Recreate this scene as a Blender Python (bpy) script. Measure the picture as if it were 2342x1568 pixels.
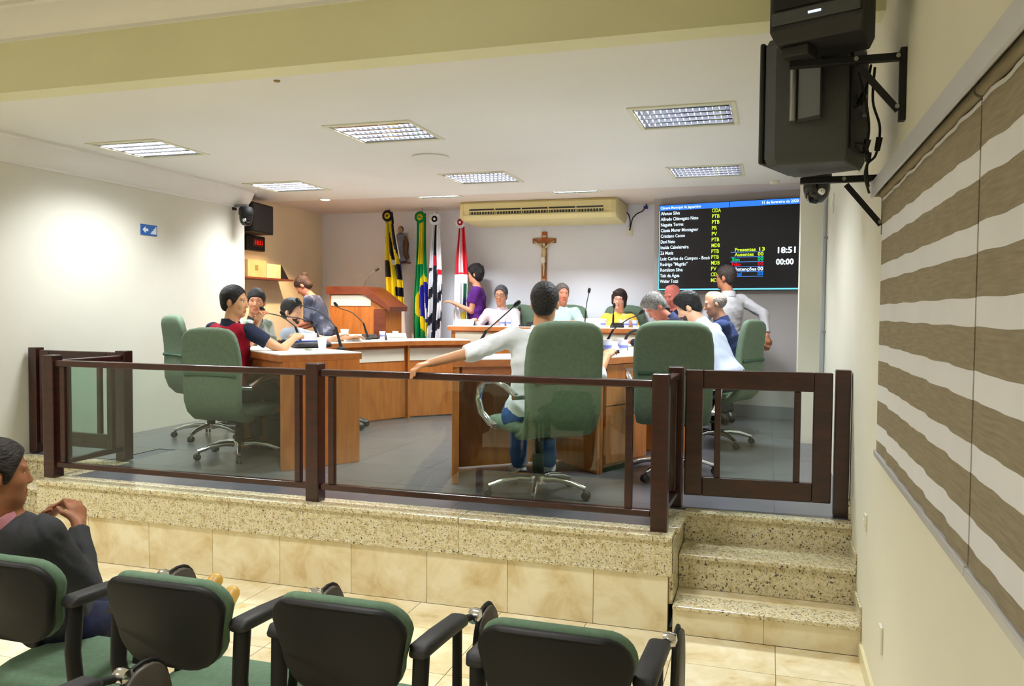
import bpy, math, random
import numpy as np
from mathutils import Vector, Matrix, Euler
random.seed(7)
for o in list(bpy.data.objects): bpy.data.objects.remove(o)
scene = bpy.context.scene
COL = scene.collection
PI = math.pi
def s2l(c):
    return tuple(((x/255)/12.92 if x/255 <= .04045 else ((x/255+.055)/1.055)**2.4) for x in c)

# ------------------------------------------------------------------ camera, world, lights, exposure
cd = bpy.data.cameras.new('camera'); cam = bpy.data.objects.new('camera', cd); COL.objects.link(cam)
cd.sensor_fit = 'HORIZONTAL'; cd.sensor_width = 36.0; cd.lens = 36.0*1870.6/2342
cd.clip_start = .02
YAW, PIT, ROLL = .3042, .039, .0082
cam.matrix_world = (Matrix.Translation((0, 0, 1.65)) @ Matrix.Rotation(YAW, 4, 'Z') @
                    Matrix.Rotation(PI/2-PIT, 4, 'X') @ Matrix.Rotation(ROLL, 4, 'Z'))
scene.camera = cam
w = bpy.data.worlds.new('world'); scene.world = w; w.use_nodes = True
w.node_tree.nodes['Background'].inputs[0].default_value = (.9, .93, 1, 1)
w.node_tree.nodes['Background'].inputs[1].default_value = .05
scene.view_settings.view_transform = 'Standard'; scene.view_settings.look = 'None'
scene.view_settings.exposure = 0.0; scene.view_settings.gamma = 1.0
scene.view_settings.use_curve_mapping = False
STAGE_W, HALL_W, SPOT_W = 80, 68, 20          # lamp powers: stage troffers, hall troffers, warm downlight
STAGE_C, HALL_C, SPOT_C = (.90, .96, 1.0), (1.0, 1.0, .97), (1.0, .66, .36)

# ------------------------------------------------------------------ constants of the place (metres)
PZ = .50            # stage floor
XR, XL = .453, -5.57
YF = 4.21           # front of the stage
ZC = 2.95           # stage ceiling
ZA = 2.97           # ceiling over the back strip
YB = 10.10          # back wall
ZH = 3.42           # hall ceiling
YBEAM = 3.87

# ------------------------------------------------------------------ mesh helpers
class MB:
    def __init__(s): s.v = []; s.f = []; s.m = []
    def add(s, vs, fs, m=0):
        b = len(s.v); s.v += [tuple(map(float, q)) for q in vs]
        s.f += [tuple(b+i for i in q) for q in fs]; s.m += [m]*len(fs); return s
    def box(s, c, d, R=None, m=0):
        x, y, z = d[0]/2, d[1]/2, d[2]/2
        q = [Vector((a*x, b*y, e*z)) for e in (-1, 1) for b in (-1, 1) for a in (-1, 1)]
        if R is not None: q = [R @ p for p in q]
        q = [p+Vector(c) for p in q]
        return s.add(q, [(0,2,3,1),(4,5,7,6),(0,1,5,4),(2,6,7,3),(0,4,6,2),(1,3,7,5)], m)
    def bx(s, a, b, m=0):
        return s.box([(a[i]+b[i])/2 for i in range(3)], [abs(b[i]-a[i]) for i in range(3)], None, m)
    def prism(s, poly, z0, z1, m=0):
        n = len(poly)
        ar = sum(poly[i][0]*poly[(i+1)%n][1]-poly[(i+1)%n][0]*poly[i][1] for i in range(n))
        if ar < 0: poly = poly[::-1]
        vs = [(x, y, z0) for x, y in poly]+[(x, y, z1) for x, y in poly]
        fs = [tuple(range(n))[::-1], tuple(range(n, 2*n))]+[(i, (i+1)%n, n+(i+1)%n, n+i) for i in range(n)]
        return s.add(vs, fs, m)
    def extr(s, poly, fn, a, b, m=0):
        """polygon of 2d points mapped by fn(p, t) for t = a and t = b"""
        n = len(poly)
        vs = [fn(p, a) for p in poly]+[fn(p, b) for p in poly]
        fs = [tuple(range(n))[::-1], tuple(range(n, 2*n))]+[(i, (i+1)%n, n+(i+1)%n, n+i) for i in range(n)]
        return s.add(vs, fs, m)
    def tube(s, pts, r, n=8, closed=False, m=0, sx=1.0):
        P = [Vector(p) for p in pts]; k = len(P)
        rs = r if hasattr(r, '__len__') else [r]*k
        T = []
        for i in range(k):
            a = P[i-1] if (i > 0 or closed) else P[i]; b = P[(i+1) % k] if (i < k-1 or closed) else P[i]
            T.append((b-a).normalized())
        u = T[0].orthogonal().normalized()
        vs = []
        for i in range(k):
            u = (u-T[i]*u.dot(T[i])).normalized(); v = T[i].cross(u)
            vs += [P[i]+(u*math.cos(2*PI*j/n)*sx+v*math.sin(2*PI*j/n))*rs[i] for j in range(n)]
        fs = []
        for i in range(k if closed else k-1):
            a, b = i*n, ((i+1) % k)*n
            fs += [(a+j, a+(j+1) % n, b+(j+1) % n, b+j) for j in range(n)]
        if not closed: fs += [tuple(range(n))[::-1], tuple(range((k-1)*n, k*n))]
        return s.add(vs, fs, m)
    def cyl(s, a, b, r0, r1=None, n=14, m=0):
        return s.tube([a, b], [r0, r0 if r1 is None else r1], n, m=m)
    def lathe(s, prof, c=(0,0,0), n=20, R=None, m=0):
        vs = []
        for r, z in prof:
            for j in range(n):
                p = Vector((r*math.cos(2*PI*j/n), r*math.sin(2*PI*j/n), z))
                if R is not None: p = R @ p
                vs.append(p+Vector(c))
        k = len(prof); fs = []
        for i in range(k-1):
            fs += [(i*n+j, i*n+(j+1) % n, (i+1)*n+(j+1) % n, (i+1)*n+j) for j in range(n)]
        fs += [tuple(range(n))[::-1], tuple(range((k-1)*n, k*n))]
        return s.add(vs, fs, m)
    def loft(s, secs, cap=True, m=0):
        n = len(secs[0]); k = len(secs); vs = [p for q in secs for p in q]; fs = []
        for i in range(k-1):
            fs += [(i*n+j, i*n+(j+1) % n, (i+1)*n+(j+1) % n, (i+1)*n+j) for j in range(n)]
        if cap: fs += [tuple(range(n))[::-1], tuple(range((k-1)*n, k*n))]
        return s.add(vs, fs, m)
    def ball(s, c, r, n=12, k=8, R=None, m=0):
        rr = r if hasattr(r, '__len__') else (r, r, r); vs = []; fs = []
        for i in range(k+1):
            t = PI*i/k
            for j in range(n):
                p = Vector((rr[0]*math.sin(t)*math.cos(2*PI*j/n), rr[1]*math.sin(t)*math.sin(2*PI*j/n), -rr[2]*math.cos(t)))
                if R is not None: p = R @ p
                vs.append(p+Vector(c))
        for i in range(k):
            fs += [(i*n+j, i*n+(j+1) % n, (i+1)*n+(j+1) % n, (i+1)*n+j) for j in range(n)]
        return s.add(vs, fs, m)
    def xf(s, M):
        s.v = [tuple(M @ Vector(p)) for p in s.v]; return s
    def mesh(s, name):
        me = bpy.data.meshes.new(name); me.from_pydata(s.v, [], s.f)
        me.polygons.foreach_set('material_index', s.m); me.update(); return me

def obj(name, mb, mats, parent=None, loc=(0,0,0), rot=(0,0,0), smooth=None, bev=0, kind=None):
    me = mb if isinstance(mb, bpy.types.Mesh) else mb.mesh(name)
    if not me.materials:
        for m in (mats if isinstance(mats, (list, tuple)) else [mats]): me.materials.append(m)
    o = bpy.data.objects.new(name, me); COL.objects.link(o); o.location = loc; o.rotation_euler = rot
    if smooth is not None:
        me.shade_smooth()
        if smooth < 180: me.set_sharp_from_angle(angle=math.radians(smooth))
    if bev:
        b = o.modifiers.new('bevel', 'BEVEL'); b.width = bev; b.segments = 2; b.limit_method = 'ANGLE'; b.angle_limit = math.radians(40)
    if parent is not None: o.parent = parent
    if kind: o['kind'] = kind
    return o
def tag(o, label, cat, group=None):
    o['label'] = label; o['category'] = cat
    if group: o['group'] = group
    return o
def thing(name, label, cat, loc=(0,0,0), rz=0, group=None):
    o = bpy.data.objects.new(name, None); COL.objects.link(o); o.location = loc; o.rotation_euler = (0, 0, rz)
    o.empty_display_size = .1
    return tag(o, label, cat, group)
def struct(name, mb, mats, parent=None, **k):
    o = obj(name, mb, mats, parent, **k)
    if parent is None: o['kind'] = 'structure'
    return o
def copy_tree(o, parent=None):
    c = o.copy(); COL.objects.link(c); c.parent = parent
    for ch in list(o.children): copy_tree(ch, c)
    return c
def dup(root, loc, rz=0, label=None, group=None):
    c = copy_tree(root); c.location = loc; c.rotation_euler = (0, 0, rz)
    if label: c['label'] = label
    if group: c['group'] = group
    return c
def RZ(a): return Matrix.Rotation(a, 3, 'Z')
def RX(a): return Matrix.Rotation(a, 3, 'X')
def RY(a): return Matrix.Rotation(a, 3, 'Y')

# ------------------------------------------------------------------ materials
class NT:
    def __init__(s, name):
        s.m = bpy.data.materials.new(name); s.m.use_nodes = True; s.t = s.m.node_tree; s.n = s.t.nodes
        s.b = s.n['Principled BSDF']; s.out = s.n['Material Output']
    def new(s, ty, **kw):
        q = s.n.new(ty)
        for k, v in kw.items():
            if k in q.inputs: q.inputs[k].default_value = v
            else: setattr(q, k, v)
        return q
    def link(s, a, b): s.t.links.new(a, b)
def coords(t, scale=(1,1,1), rnd=False):
    tc = t.new('ShaderNodeTexCoord'); mp = t.new('ShaderNodeMapping'); mp.inputs['Scale'].default_value = scale
    t.link(tc.outputs['Object'], mp.inputs['Vector'])
    if rnd:
        oi = t.new('ShaderNodeObjectInfo'); mu = t.new('ShaderNodeMath', operation='MULTIPLY'); mu.inputs[1].default_value = 37.0
        t.link(oi.outputs['Random'], mu.inputs[0]); t.link(mu.outputs[0], mp.inputs['Location'])
    return mp.outputs[0]
def ramp(t, fac, stops):
    r = t.new('ShaderNodeValToRGB'); e = r.color_ramp.elements
    while len(e) < len(stops): e.new(.5)
    for q, (p, c) in zip(e, stops): q.position = p; q.color = (*c, 1)
    t.link(fac, r.inputs[0]); return r.outputs[0]
def mat(name, rgb, rough=.5, metal=0, spec=.5, noise=None, bump=None, scale=(1,1,1), emit=0, coat=0, rnd=False):
    """rgb in 0-255; noise = (scale, amount); bump = (scale, strength)"""
    t = NT(name); c = s2l(rgb); t.b.inputs['Base Color'].default_value = (*c, 1)
    t.b.inputs['Roughness'].default_value = rough; t.b.inputs['Metallic'].default_value = metal
    t.b.inputs['Specular IOR Level'].default_value = spec
    if coat: t.b.inputs['Coat Weight'].default_value = coat; t.b.inputs['Coat Roughness'].default_value = .15
    if emit:
        t.b.inputs['Emission Color'].default_value = (*c, 1); t.b.inputs['Emission Strength'].default_value = emit
    if noise or bump: v = coords(t, scale, rnd)
    if noise:
        n = t.new('ShaderNodeTexNoise'); n.inputs['Scale'].default_value = noise[0]; n.inputs['Detail'].default_value = 4
        t.link(v, n.inputs['Vector'])
        a = noise[1]; lo = tuple(x*(1-a) for x in c); hi = tuple(min(1, x*(1+a)) for x in c)
        t.link(ramp(t, n.outputs[0], [(.3, lo), (.7, hi)]), t.b.inputs['Base Color'])
    if bump:
        n = t.new('ShaderNodeTexNoise'); n.inputs['Scale'].default_value = bump[0]; n.inputs['Detail'].default_value = 3
        t.link(v, n.inputs['Vector']); bn = t.new('ShaderNodeBump'); bn.inputs['Strength'].default_value = bump[1]
        bn.inputs['Distance'].default_value = .01
        t.link(n.outputs[0], bn.inputs['Height']); t.link(bn.outputs[0], t.b.inputs['Normal'])
    return t.m
def wood(name, a, b, scale=(2.5, 2.5, 16), rough=.35, coat=0, rnd=True):
    t = NT(name); v = coords(t, scale, rnd)
    n = t.new('ShaderNodeTexNoise'); n.inputs['Scale'].default_value = 2.2; n.inputs['Detail'].default_value = 6; n.inputs['Distortion'].default_value = .6
    t.link(v, n.inputs['Vector'])
    t.link(ramp(t, n.outputs[0], [(.32, s2l(a)), (.68, s2l(b))]), t.b.inputs['Base Color'])
    t.b.inputs['Roughness'].default_value = rough
    if coat: t.b.inputs['Coat Weight'].default_value = coat; t.b.inputs['Coat Roughness'].default_value = .12
    return t.m
def granite(name):
    t = NT(name); v = coords(t)
    n1 = t.new('ShaderNodeTexNoise'); n1.inputs['Scale'].default_value = 38; n1.inputs['Detail'].default_value = 5; t.link(v, n1.inputs['Vector'])
    base = ramp(t, n1.outputs[0], [(.30, s2l((186,166,124))), (.46, s2l((212,200,160))), (.60, s2l((226,218,190))), (.72, s2l((202,178,128)))])
    n2 = t.new('ShaderNodeTexNoise'); n2.inputs['Scale'].default_value = 85; n2.inputs['Detail'].default_value = 3; t.link(v, n2.inputs['Vector'])
    mk = ramp(t, n2.outputs[0], [(.355, (1,1,1)), (.40, (0,0,0))])
    n3 = t.new('ShaderNodeTexNoise'); n3.inputs['Scale'].default_value = 130; n3.inputs['Detail'].default_value = 2; t.link(v, n3.inputs['Vector'])
    mk3 = ramp(t, n3.outputs[0], [(.36, (.8,.8,.8)), (.42, (0,0,0))])
    m1 = t.new('ShaderNodeMix', data_type='RGBA'); t.link(mk, m1.inputs[0]); t.link(base, m1.inputs[6]); m1.inputs[7].default_value = (*s2l((70,62,60)), 1)
    m2 = t.new('ShaderNodeMix', data_type='RGBA'); t.link(mk3, m2.inputs[0]); t.link(m1.outputs[2], m2.inputs[6]); m2.inputs[7].default_value = (*s2l((128,112,92)), 1)
    t.link(m2.outputs[2], t.b.inputs['Base Color']); t.b.inputs['Roughness'].default_value = .22
    return t.m
def travertine(name, rough=.25):
    t = NT(name); v = coords(t, (1,1,1), True)
    n = t.new('ShaderNodeTexNoise'); n.inputs['Scale'].default_value = 4.5; n.inputs['Detail'].default_value = 7; n.inputs['Roughness'].default_value = .62; n.inputs['Distortion'].default_value = .5
    t.link(v, n.inputs['Vector'])
    c = ramp(t, n.outputs[0], [(.30, s2l((206,182,132))), (.44, s2l((226,210,170))), (.60, s2l((238,228,198)))])
    t.link(c, t.b.inputs['Base Color']); t.b.inputs['Roughness'].default_value = rough
    return t.m
def glassmat(name, tint):
    t = NT(name); t.n.remove(t.b)
    tr = t.new('ShaderNodeBsdfTransparent'); tr.inputs[0].default_value = (*tint, 1)
    gl = t.new('ShaderNodeBsdfGlossy'); gl.inputs['Roughness'].default_value = .02; gl.inputs[0].default_value = (1,1,1,1)
    lw = t.new('ShaderNodeLayerWeight'); lw.inputs['Blend'].default_value = .5
    pw = t.new('ShaderNodeMath', operation='POWER'); pw.inputs[1].default_value = 4.0; t.link(lw.outputs['Facing'], pw.inputs[0])
    ma = t.new('ShaderNodeMath', operation='MULTIPLY_ADD'); ma.inputs[1].default_value = .55; ma.inputs[2].default_value = .035; t.link(pw.outputs[0], ma.inputs[0])
    mx = t.new('ShaderNodeMixShader'); t.link(ma.outputs[0], mx.inputs[0]); t.link(tr.outputs[0], mx.inputs[1]); t.link(gl.outputs[0], mx.inputs[2])
    t.link(mx.outputs[0], t.out.inputs['Surface']); return t.m
def emat(name, rgb, s):
    t = NT(name); t.n.remove(t.b); e = t.new('ShaderNodeEmission'); e.inputs[0].default_value = (*s2l(rgb), 1); e.inputs[1].default_value = s
    t.link(e.outputs[0], t.out.inputs['Surface']); return t.m

M_wall = mat('cream_paint', (229,226,208), .6, noise=(1.5,.03), bump=(60,.04))
M_wallL = mat('pale_paint', (216,213,198), .6, noise=(1.2,.03), bump=(60,.04))
M_beam = mat('beam_paint', (224,222,182), .6, noise=(1.5,.04))
M_ceil = mat('white_ceiling', (230,229,224), .7, noise=(1.0,.02))
M_alc = mat('alcove_panel', (232,216,182), .55, noise=(1.5,.05))
M_back = mat('grey_wall', (234,236,247), .6, noise=(.8,.04), bump=(40,.03))
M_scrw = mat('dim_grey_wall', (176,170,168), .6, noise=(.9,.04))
M_trim = mat('white_moulding', (228,226,220), .6)
M_stage = mat('grey_vinyl', (86,86,90), .28, noise=(5,.10), rnd=True)
M_grout = mat('grout', (176,152,108), .8)
M_sgrout = mat('dark_joint', (88,88,92), .7)
M_gran = granite('beige_granite')
M_trav = travertine('travertine_tile')
M_mahog = wood('mahogany', (36,11,8), (60,22,15), (3,3,14), .32, .25)
M_desk = wood('desk_wood', (164,94,38), (192,118,52), (9,9,1.5), .4)
M_deskr = wood('desk_edge_wood', (160,92,40), (186,112,52), (6,6,6), .4)
M_white = mat('white_laminate', (236,232,222), .35)
M_strip = mat('cream_laminate', (228,222,202), .4)
M_lectop = wood('lectern_wood', (94,44,26), (116,58,34), (3,8,8), .35)
M_glass = glassmat('pane_glass', (.86,.92,.885))
M_black = mat('black_plastic', (22,22,22), .55, spec=.3)
M_dark = mat('dark_plastic', (38,38,40), .6, bump=(200,.1))
M_chrome = mat('chrome', (215,215,218), .12, 1.0)
M_steel = mat('grey_metal', (150,152,154), .4, .7)
M_green = mat('green_fabric', (106,124,104), .9, spec=.2, noise=(40,.10), bump=(420,.25))
M_greens = mat('green_seat_fabric', (98,122,100), .9, spec=.2, noise=(60,.10), bump=(500,.25))
M_plate = mat('ivory_plastic', (232,228,210), .4)
M_taupe = mat('taupe_fabric', (148,137,116), .9, spec=.1, noise=(9,.14), scale=(1,1,14), bump=(300,.2))
M_sheer = mat('sheer_fabric', (222,222,224), .85, spec=.1, noise=(2,.05))
M_alu = mat('white_aluminium', (205,205,208), .35, .2)
# ------------------------------------------------------------------ the setting
YBK = -3.2                    # back end of the hall behind the camera
fl = struct('floor', MB().bx((XL-.2, YBK, -.12), (XR+.1, YF+.1, -.006)), M_grout)
T = .477
tile_me = MB().box((0,0,0), (T-.004, T-.004, .012)).mesh('floor_tile')
for j in range(15):
    y1 = 3.87-T*(j-1)
    for i in range(-11, 3):
        xa = .06+T*(i-1); xb = xa+T
        y0 = y1-T
        if j == 0: ya, yb = 3.87, YF
        else: ya, yb = y0, y1
        if yb < -2.6: continue
        xa2, xb2 = max(xa, XL), min(xb, XR)
        if xb2-xa2 < .03: continue
        full = j > 0 and xb2-xa2 > T-.01
        if full: me = tile_me
        else: me = MB().box((0,0,0), (xb2-xa2-.004, yb-ya-.004, .012)).mesh('floor_tile')
        obj('floor_tile', me, M_trav, fl, ((xa2+xb2)/2, (ya+yb)/2, -.006))
# stage platform: core, vinyl tiles on top
pl = struct('floor_stage', MB().prism([(XL-.4, 4.92), (-4.60, 4.92), (-4.60, YF+.03), (-.47, YF+.03), (-.47, 4.80), (XR, 4.80), (XR, YB), (XL-.4, YB)], .0, PZ-.006), M_sgrout)
ST = .60
st_me = None
for j in range(10):
    for i in range(12):
        xa = XL-.38+ST*i; ya = 4.30+ST*j
        xb, yb = min(xa+ST, XR), min(ya+ST, YB)
        if xb-xa < .05: continue
        if ya < 4.95 and (xa < -4.62 or xb > -.5):
            if xa < -4.62:
                if xb <= -4.58: ya = 4.96
                else: xa = -4.58
            else:
                xb = min(xb, -.56) if xa < -.56 else xb
                if xb > -.5: ya = 4.86
        if yb-ya < .05 or xb-xa < .05: continue
        obj('vinyl_tile', MB().box((0,0,0), (xb-xa-.002, yb-ya-.002, .012)), M_stage, pl, ((xa+xb)/2, (ya+yb)/2, PZ-.006))
# granite rim and fascia of the stage front
fr = struct('trim_1', MB().bx((-4.62, YF+.012, .31), (-.45, YF+.05, .48)), M_sgrout)
gx = [-4.62, -3.12, -1.62, -.45]
for a, b in zip(gx, gx[1:]):
    obj('granite_panel', MB().bx((a+.001, YF-.01, .315), (b-.001, YF+.02, .472)), M_gran, fr)
    obj('granite_lip', MB().bx((a+.001, YF-.016, .295), (b-.001, YF+.025, .315)), M_gran, fr, bev=.004)
    obj('granite_rim', MB().bx((a+.001, YF-.022, .474), (b-.001, YF+.17, .505)), M_gran, fr, bev=.006)
obj('granite_rim', MB().bx((-.56, YF+.171, .474), (-.43, 4.80, .505)), M_gran, fr, bev=.006)
obj('granite_panel', MB().bx((-.468, YF+.021, .145), (-.448, 4.79, .472)), M_gran, fr)
obj('granite_rim', MB().bx((-4.64, YF+.171, .474), (-4.52, 4.92, .505)), M_gran, fr, bev=.006)
# tiled lower face of the stage
lw = struct('wall_front', MB().bx((-4.60, YF+.012, 0), (-.47, YF+.03, .294)), M_grout)
for k in range(-1, 9):
    a = -.86-T*7+T*k; b = a+T
    a, b = max(a, -4.60), min(b, -.47)
    if b-a > .02: obj('wall_tile', MB().box((0,0,0), (b-a-.003, .012, .29)), M_trav, lw, ((a+b)/2, YF+.005, .147))
# steps to the stage at the right and at the left
def steps(name, xa, xb, y0, n):
    root = struct(name, MB().bx((xa, y0+.01, 0), (xb, y0+.30, .13)).bx((xa, y0+.30, 0), (xb, y0+.60, .31)), M_grout)
    q = [xa, (xa+xb)/2, xb] if n == 2 else [xa, xb]
    for a, b in zip(q, q[1:]): obj('riser_tile', MB().bx((a+.001, y0, .002), (b-.001, y0+.011, .128)), M_trav, root)
    obj('tread', MB().bx((xa, y0-.018, .128), (xb, y0+.17, .15)), M_gran, root, bev=.005)
    obj('tread_tile', MB().bx((xa, y0+.171, .128), (xb, y0+.30, .148)), M_trav, root)
    obj('riser', MB().bx((xa, y0+.29, .15), (xb, y0+.302, .315)), M_gran, root)
    obj('tread', MB().bx((xa, y0+.268, .313), (xb, y0+.60, .337)), M_gran, root, bev=.005)
    obj('riser', MB().bx((xa, y0+.575, .337), (xb, y0+.602, .475)), M_gran, root)
    obj('tread', MB().bx((xa, y0+.556, .475), (xb, y0+.66, .503)), M_gran, root, bev=.005)
    return root
steps('stairs_right', -.445, XR-.001, YF, 2)
steps('stairs_left', XL+.001, -4.645, YF+.08, 2)
# walls
struct('wall_right', MB().bx((XR, YBK, 0), (XR+.12, YB, 3.6)), M_wall)
struct('wall_left', MB().bx((XL-.12, YBK, 0), (XL, 7.80, 3.6)), M_wallL)
struct('wall_left_alcove', MB().bx((-6.07, 7.80, 0), (-5.95, YB, 3.2)).bx((-5.95, 7.80, 0), (XL-.12, 7.86, 3.2)), M_alc)
struct('wall_back', MB().bx((-6.07, YB, 0), (XR+.12, YB+.12, 3.2)), M_back)
struct('wall_hall', MB().bx((XL-.12, YBK-.12, 0), (XR+.12, YBK, 3.6)), M_wall)
# partition that carries the screen, a little turned
SA, SBp = Vector((-1.30, 9.66, 0)), Vector((.36, 9.32, 0))
sd = (SBp-SA).normalized(); sn = Vector((-sd.y, sd.x, 0))
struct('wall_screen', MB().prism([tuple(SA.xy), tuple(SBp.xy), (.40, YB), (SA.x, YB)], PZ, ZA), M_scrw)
struct('baseboard_back', MB().prism([tuple((SA-sn*.012).xy), tuple((SBp-sn*.012).xy), tuple(SBp.xy), tuple(SA.xy)], PZ, PZ+.13), mat('grey_skirting', (120,122,128), .4))
# pillar on the right wall with the conduit
struct('wall_pillar', MB().bx((.25, 7.66, PZ), (XR, 8.0, ZC)), M_wall)
# ceilings
stage_spots = [(-4.86,5.54), (-2.71,5.49), (-.56,5.57), (-4.90,7.62), (-2.71,7.60), (-.58,7.78)]
back_spots = [(-2.06, 8.86), (-3.68, 8.86)]
hall_spots = [(-4.3, 2.75), (-1.5, 2.75), (-4.3, -.4), (-1.5, -.4)]
def holed(x0, x1, y0, y1, z0, z1, holes, L, Wd):
    """ceiling slab with rectangular openings for the recessed lamps"""
    xs = sorted({x0, x1, *[h[0]+s_*L/2 for h in holes for s_ in (-1, 1)]}); ys = sorted({y0, y1, *[h[1]+s_*Wd/2 for h in holes for s_ in (-1, 1)]})
    vs = [(x, y, z) for z in (z0, z1) for y in ys for x in xs]; nx, ny = len(xs), len(ys); fs = []
    solid = lambda i, j: 0 <= i < nx-1 and 0 <= j < ny-1 and not any(abs((xs[i]+xs[i+1])/2-h[0]) < L/2 and abs((ys[j]+ys[j+1])/2-h[1]) < Wd/2 for h in holes)
    V = lambda i, j, k: k*nx*ny+j*nx+i
    for i in range(nx-1):
        for j in range(ny-1):
            if not solid(i, j): continue
            fs += [(V(i,j,0), V(i,j+1,0), V(i+1,j+1,0), V(i+1,j,0)), (V(i,j,1), V(i+1,j,1), V(i+1,j+1,1), V(i,j+1,1))]
            if not solid(i-1, j): fs.append((V(i,j,0), V(i,j,1), V(i,j+1,1), V(i,j+1,0)))
            if not solid(i+1, j): fs.append((V(i+1,j,0), V(i+1,j+1,0), V(i+1,j+1,1), V(i+1,j,1)))
            if not solid(i, j-1): fs.append((V(i,j,0), V(i+1,j,0), V(i+1,j,1), V(i,j,1)))
            if not solid(i, j+1): fs.append((V(i,j+1,0), V(i,j+1,1), V(i+1,j+1,1), V(i+1,j+1,0)))
    return MB().add(vs, fs)
struct('ceiling', holed(-6.07, XR+.12, YBEAM+.16, 8.66, ZC, ZC+.04, stage_spots, .62, .60), M_ceil)
struct('ceiling_alcove', holed(-6.07, XR+.12, 8.6605, YB+.12, ZA, ZA+.03, back_spots, .50, .16), mat('glow_tinted_ceiling', (222,208,196), .7))  # pinkish tint puts the downlight's warm glow into the ceiling colour
struct('ceiling_hall', holed(XL-.12, XR+.12, YBK, YBEAM, ZH, ZH+.03, hall_spots, .62, .60), M_ceil)
struct('wall_beam', MB().bx((XL-.12, YBEAM, ZC), (XR+.12, YBEAM+.16, ZH+.03)), M_beam)
# mouldings: a stepped cove
def cove(name, p0, p1, inn, zb, zt, wdt):
    """moulding from p0 to p1 (xy); inn = unit inward normal; zb on the wall, zt at the ceiling"""
    h = zt-zb
    prof = [(0, 0), (.012, 0), (.012, .02), (wdt*.30, .10*h+.02), (wdt*.55, .45*h), (wdt*.72, .72*h), (wdt*.78, .86*h), (wdt, .88*h), (wdt, h), (0, h)]
    mb = MB(); P0, P1 = Vector((*p0, 0)), Vector((*p1, 0)); I = Vector((*inn, 0))
    mb.extr(prof, lambda q, t: P0.lerp(P1, t)+I*q[0]+Vector((0, 0, zb+q[1])), 0, 1)
    return struct(name, mb, M_trim, smooth=30)
cove('trim_2', (XL, YBEAM+.16), (XL, 7.80), (1, 0), 2.75, ZC, .17)
cove('trim_3', (XL, YBEAM), (XR, YBEAM), (0, -1), 3.25, ZH, .16)
cove('trim_4', (XL, YBK), (XL, YBEAM), (1, 0), 3.25, ZH, .16)
# skirting on the right wall that follows the steps
bb = MB().bx((XR-.014, YBK, 0), (XR, YF-.02, .08))
struct('baseboard_right', bb, mat('cream_skirting', (226,216,176), .4))
struct('baseboard_stairs', MB().bx((XR-.011, YF+.0, .15), (XR-.001, YF+.27, .24)).bx((XR-.011, YF+.27, .338), (XR-.001, YF+.555, .42)).bx((XR-.011, 4.87, .505), (XR-.001, 5.0, .60)), M_gran)

# ------------------------------------------------------------------ troffers with louvres
M_tube = emat('fluorescent_tube', (238,246,255), 9)
M_louv = mat('louvre_aluminium', (150,150,156), .11, 1.0)
M_baf = mat('baffle_white', (120,120,124), .4)
M_hous = mat('housing_white', (170,170,173), .5)
M_frame = mat('lamp_frame', (222,220,196), .5)
def troffer(label, loc, power, colr, group, L=.62, Wd=.60):
    t = thing('ceiling_light', label, 'ceiling light', loc, 0, group)
    b = .028; fr = MB(); i_ = .002
    for sx in (-1, 1): fr.box((sx*(L/2+b/2-i_), 0, -.004), (b, Wd+2*b, .008))
    for sy in (-1, 1): fr.box((0, sy*(Wd/2+b/2-i_), -.004), (L, b, .008))
    obj('frame', fr, M_frame, t)
    H = .10; hs_ = MB()
    for sx in (-1, 1): hs_.box((sx*(L/2-.006), 0, H/2+.001), (.006, Wd-.006, H))
    for sy in (-1, 1): hs_.box((0, sy*(Wd/2-.006), H/2+.001), (L-.018, .006, H))
    hs_.box((0, 0, H+.004), (L, Wd, .006))
    obj('housing', hs_, M_hous, t)
    n = 4 if Wd > .3 else 1; y0 = -Wd/2+(.09 if n > 1 else .02); y1 = Wd/2-.02
    if n > 1: obj('cover_strip', MB().bx((-L/2+.01, -Wd/2+.01, .003), (L/2-.01, y0-.004, .010)), M_frame, t)
    lv = MB(); w_ = (y1-y0)/n
    for i in range(n+1):
        c = y0+w_*i
        lv.extr([(c-.016, .002), (c+.016, .002), (c+.004, .030), (c-.004, .030)], lambda p, q: (q, p[0], p[1]), -L/2+.012, L/2-.012)
    obj('louvre', lv, M_louv, t); lv = MB()
    for i in range(1, 15): lv.box((-L/2+L*i/15, (y0+y1)/2, .016), (.003, y1-y0, .024))
    obj('baffles', lv, M_baf, t, kind='stuff')
    for i in range(n):
        c = y0+w_*(i+.5)
        obj('tube', MB().cyl((-L/2+.02, c, .050), (L/2-.02, c, .050), .010, n=10), M_tube, t, smooth=40)
        ld = bpy.data.lights.new('tube_light', 'AREA'); ld.shape = 'RECTANGLE'; ld.size = L-.05; ld.size_y = .022
        ld.energy = power/n; ld.color = colr; ld.spread = math.radians(160)
        lo = bpy.data.objects.new('tube_light', ld); COL.objects.link(lo); lo.parent = t; lo.location = (0, c, .038)
    return t
lab = {0: 'square louvred ceiling light nearest the blue exit sign', 1: 'louvred ceiling light over the middle of the railing, before the round ceiling disc',
       2: 'louvred ceiling light nearest the loudspeakers', 3: 'louvred ceiling light in front of the small warm downlight',
       4: 'louvred ceiling light in front of the air conditioner', 5: 'louvred ceiling light in front of the voting screen'}
for i, (x, y) in enumerate(stage_spots):
    troffer(lab[i], (x, y, ZC), STAGE_W, STAGE_C, 'louvred ceiling lights over the stage')
for x, lb in ((-2.06, 'narrow louvred ceiling light just above the air conditioner'), (-3.68, 'narrow louvred ceiling light between the flags and the air conditioner')):
    troffer(lb, (x, 8.86, ZA), 62, STAGE_C, 'louvred ceiling lights at the back strip', .50, .16)
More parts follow.
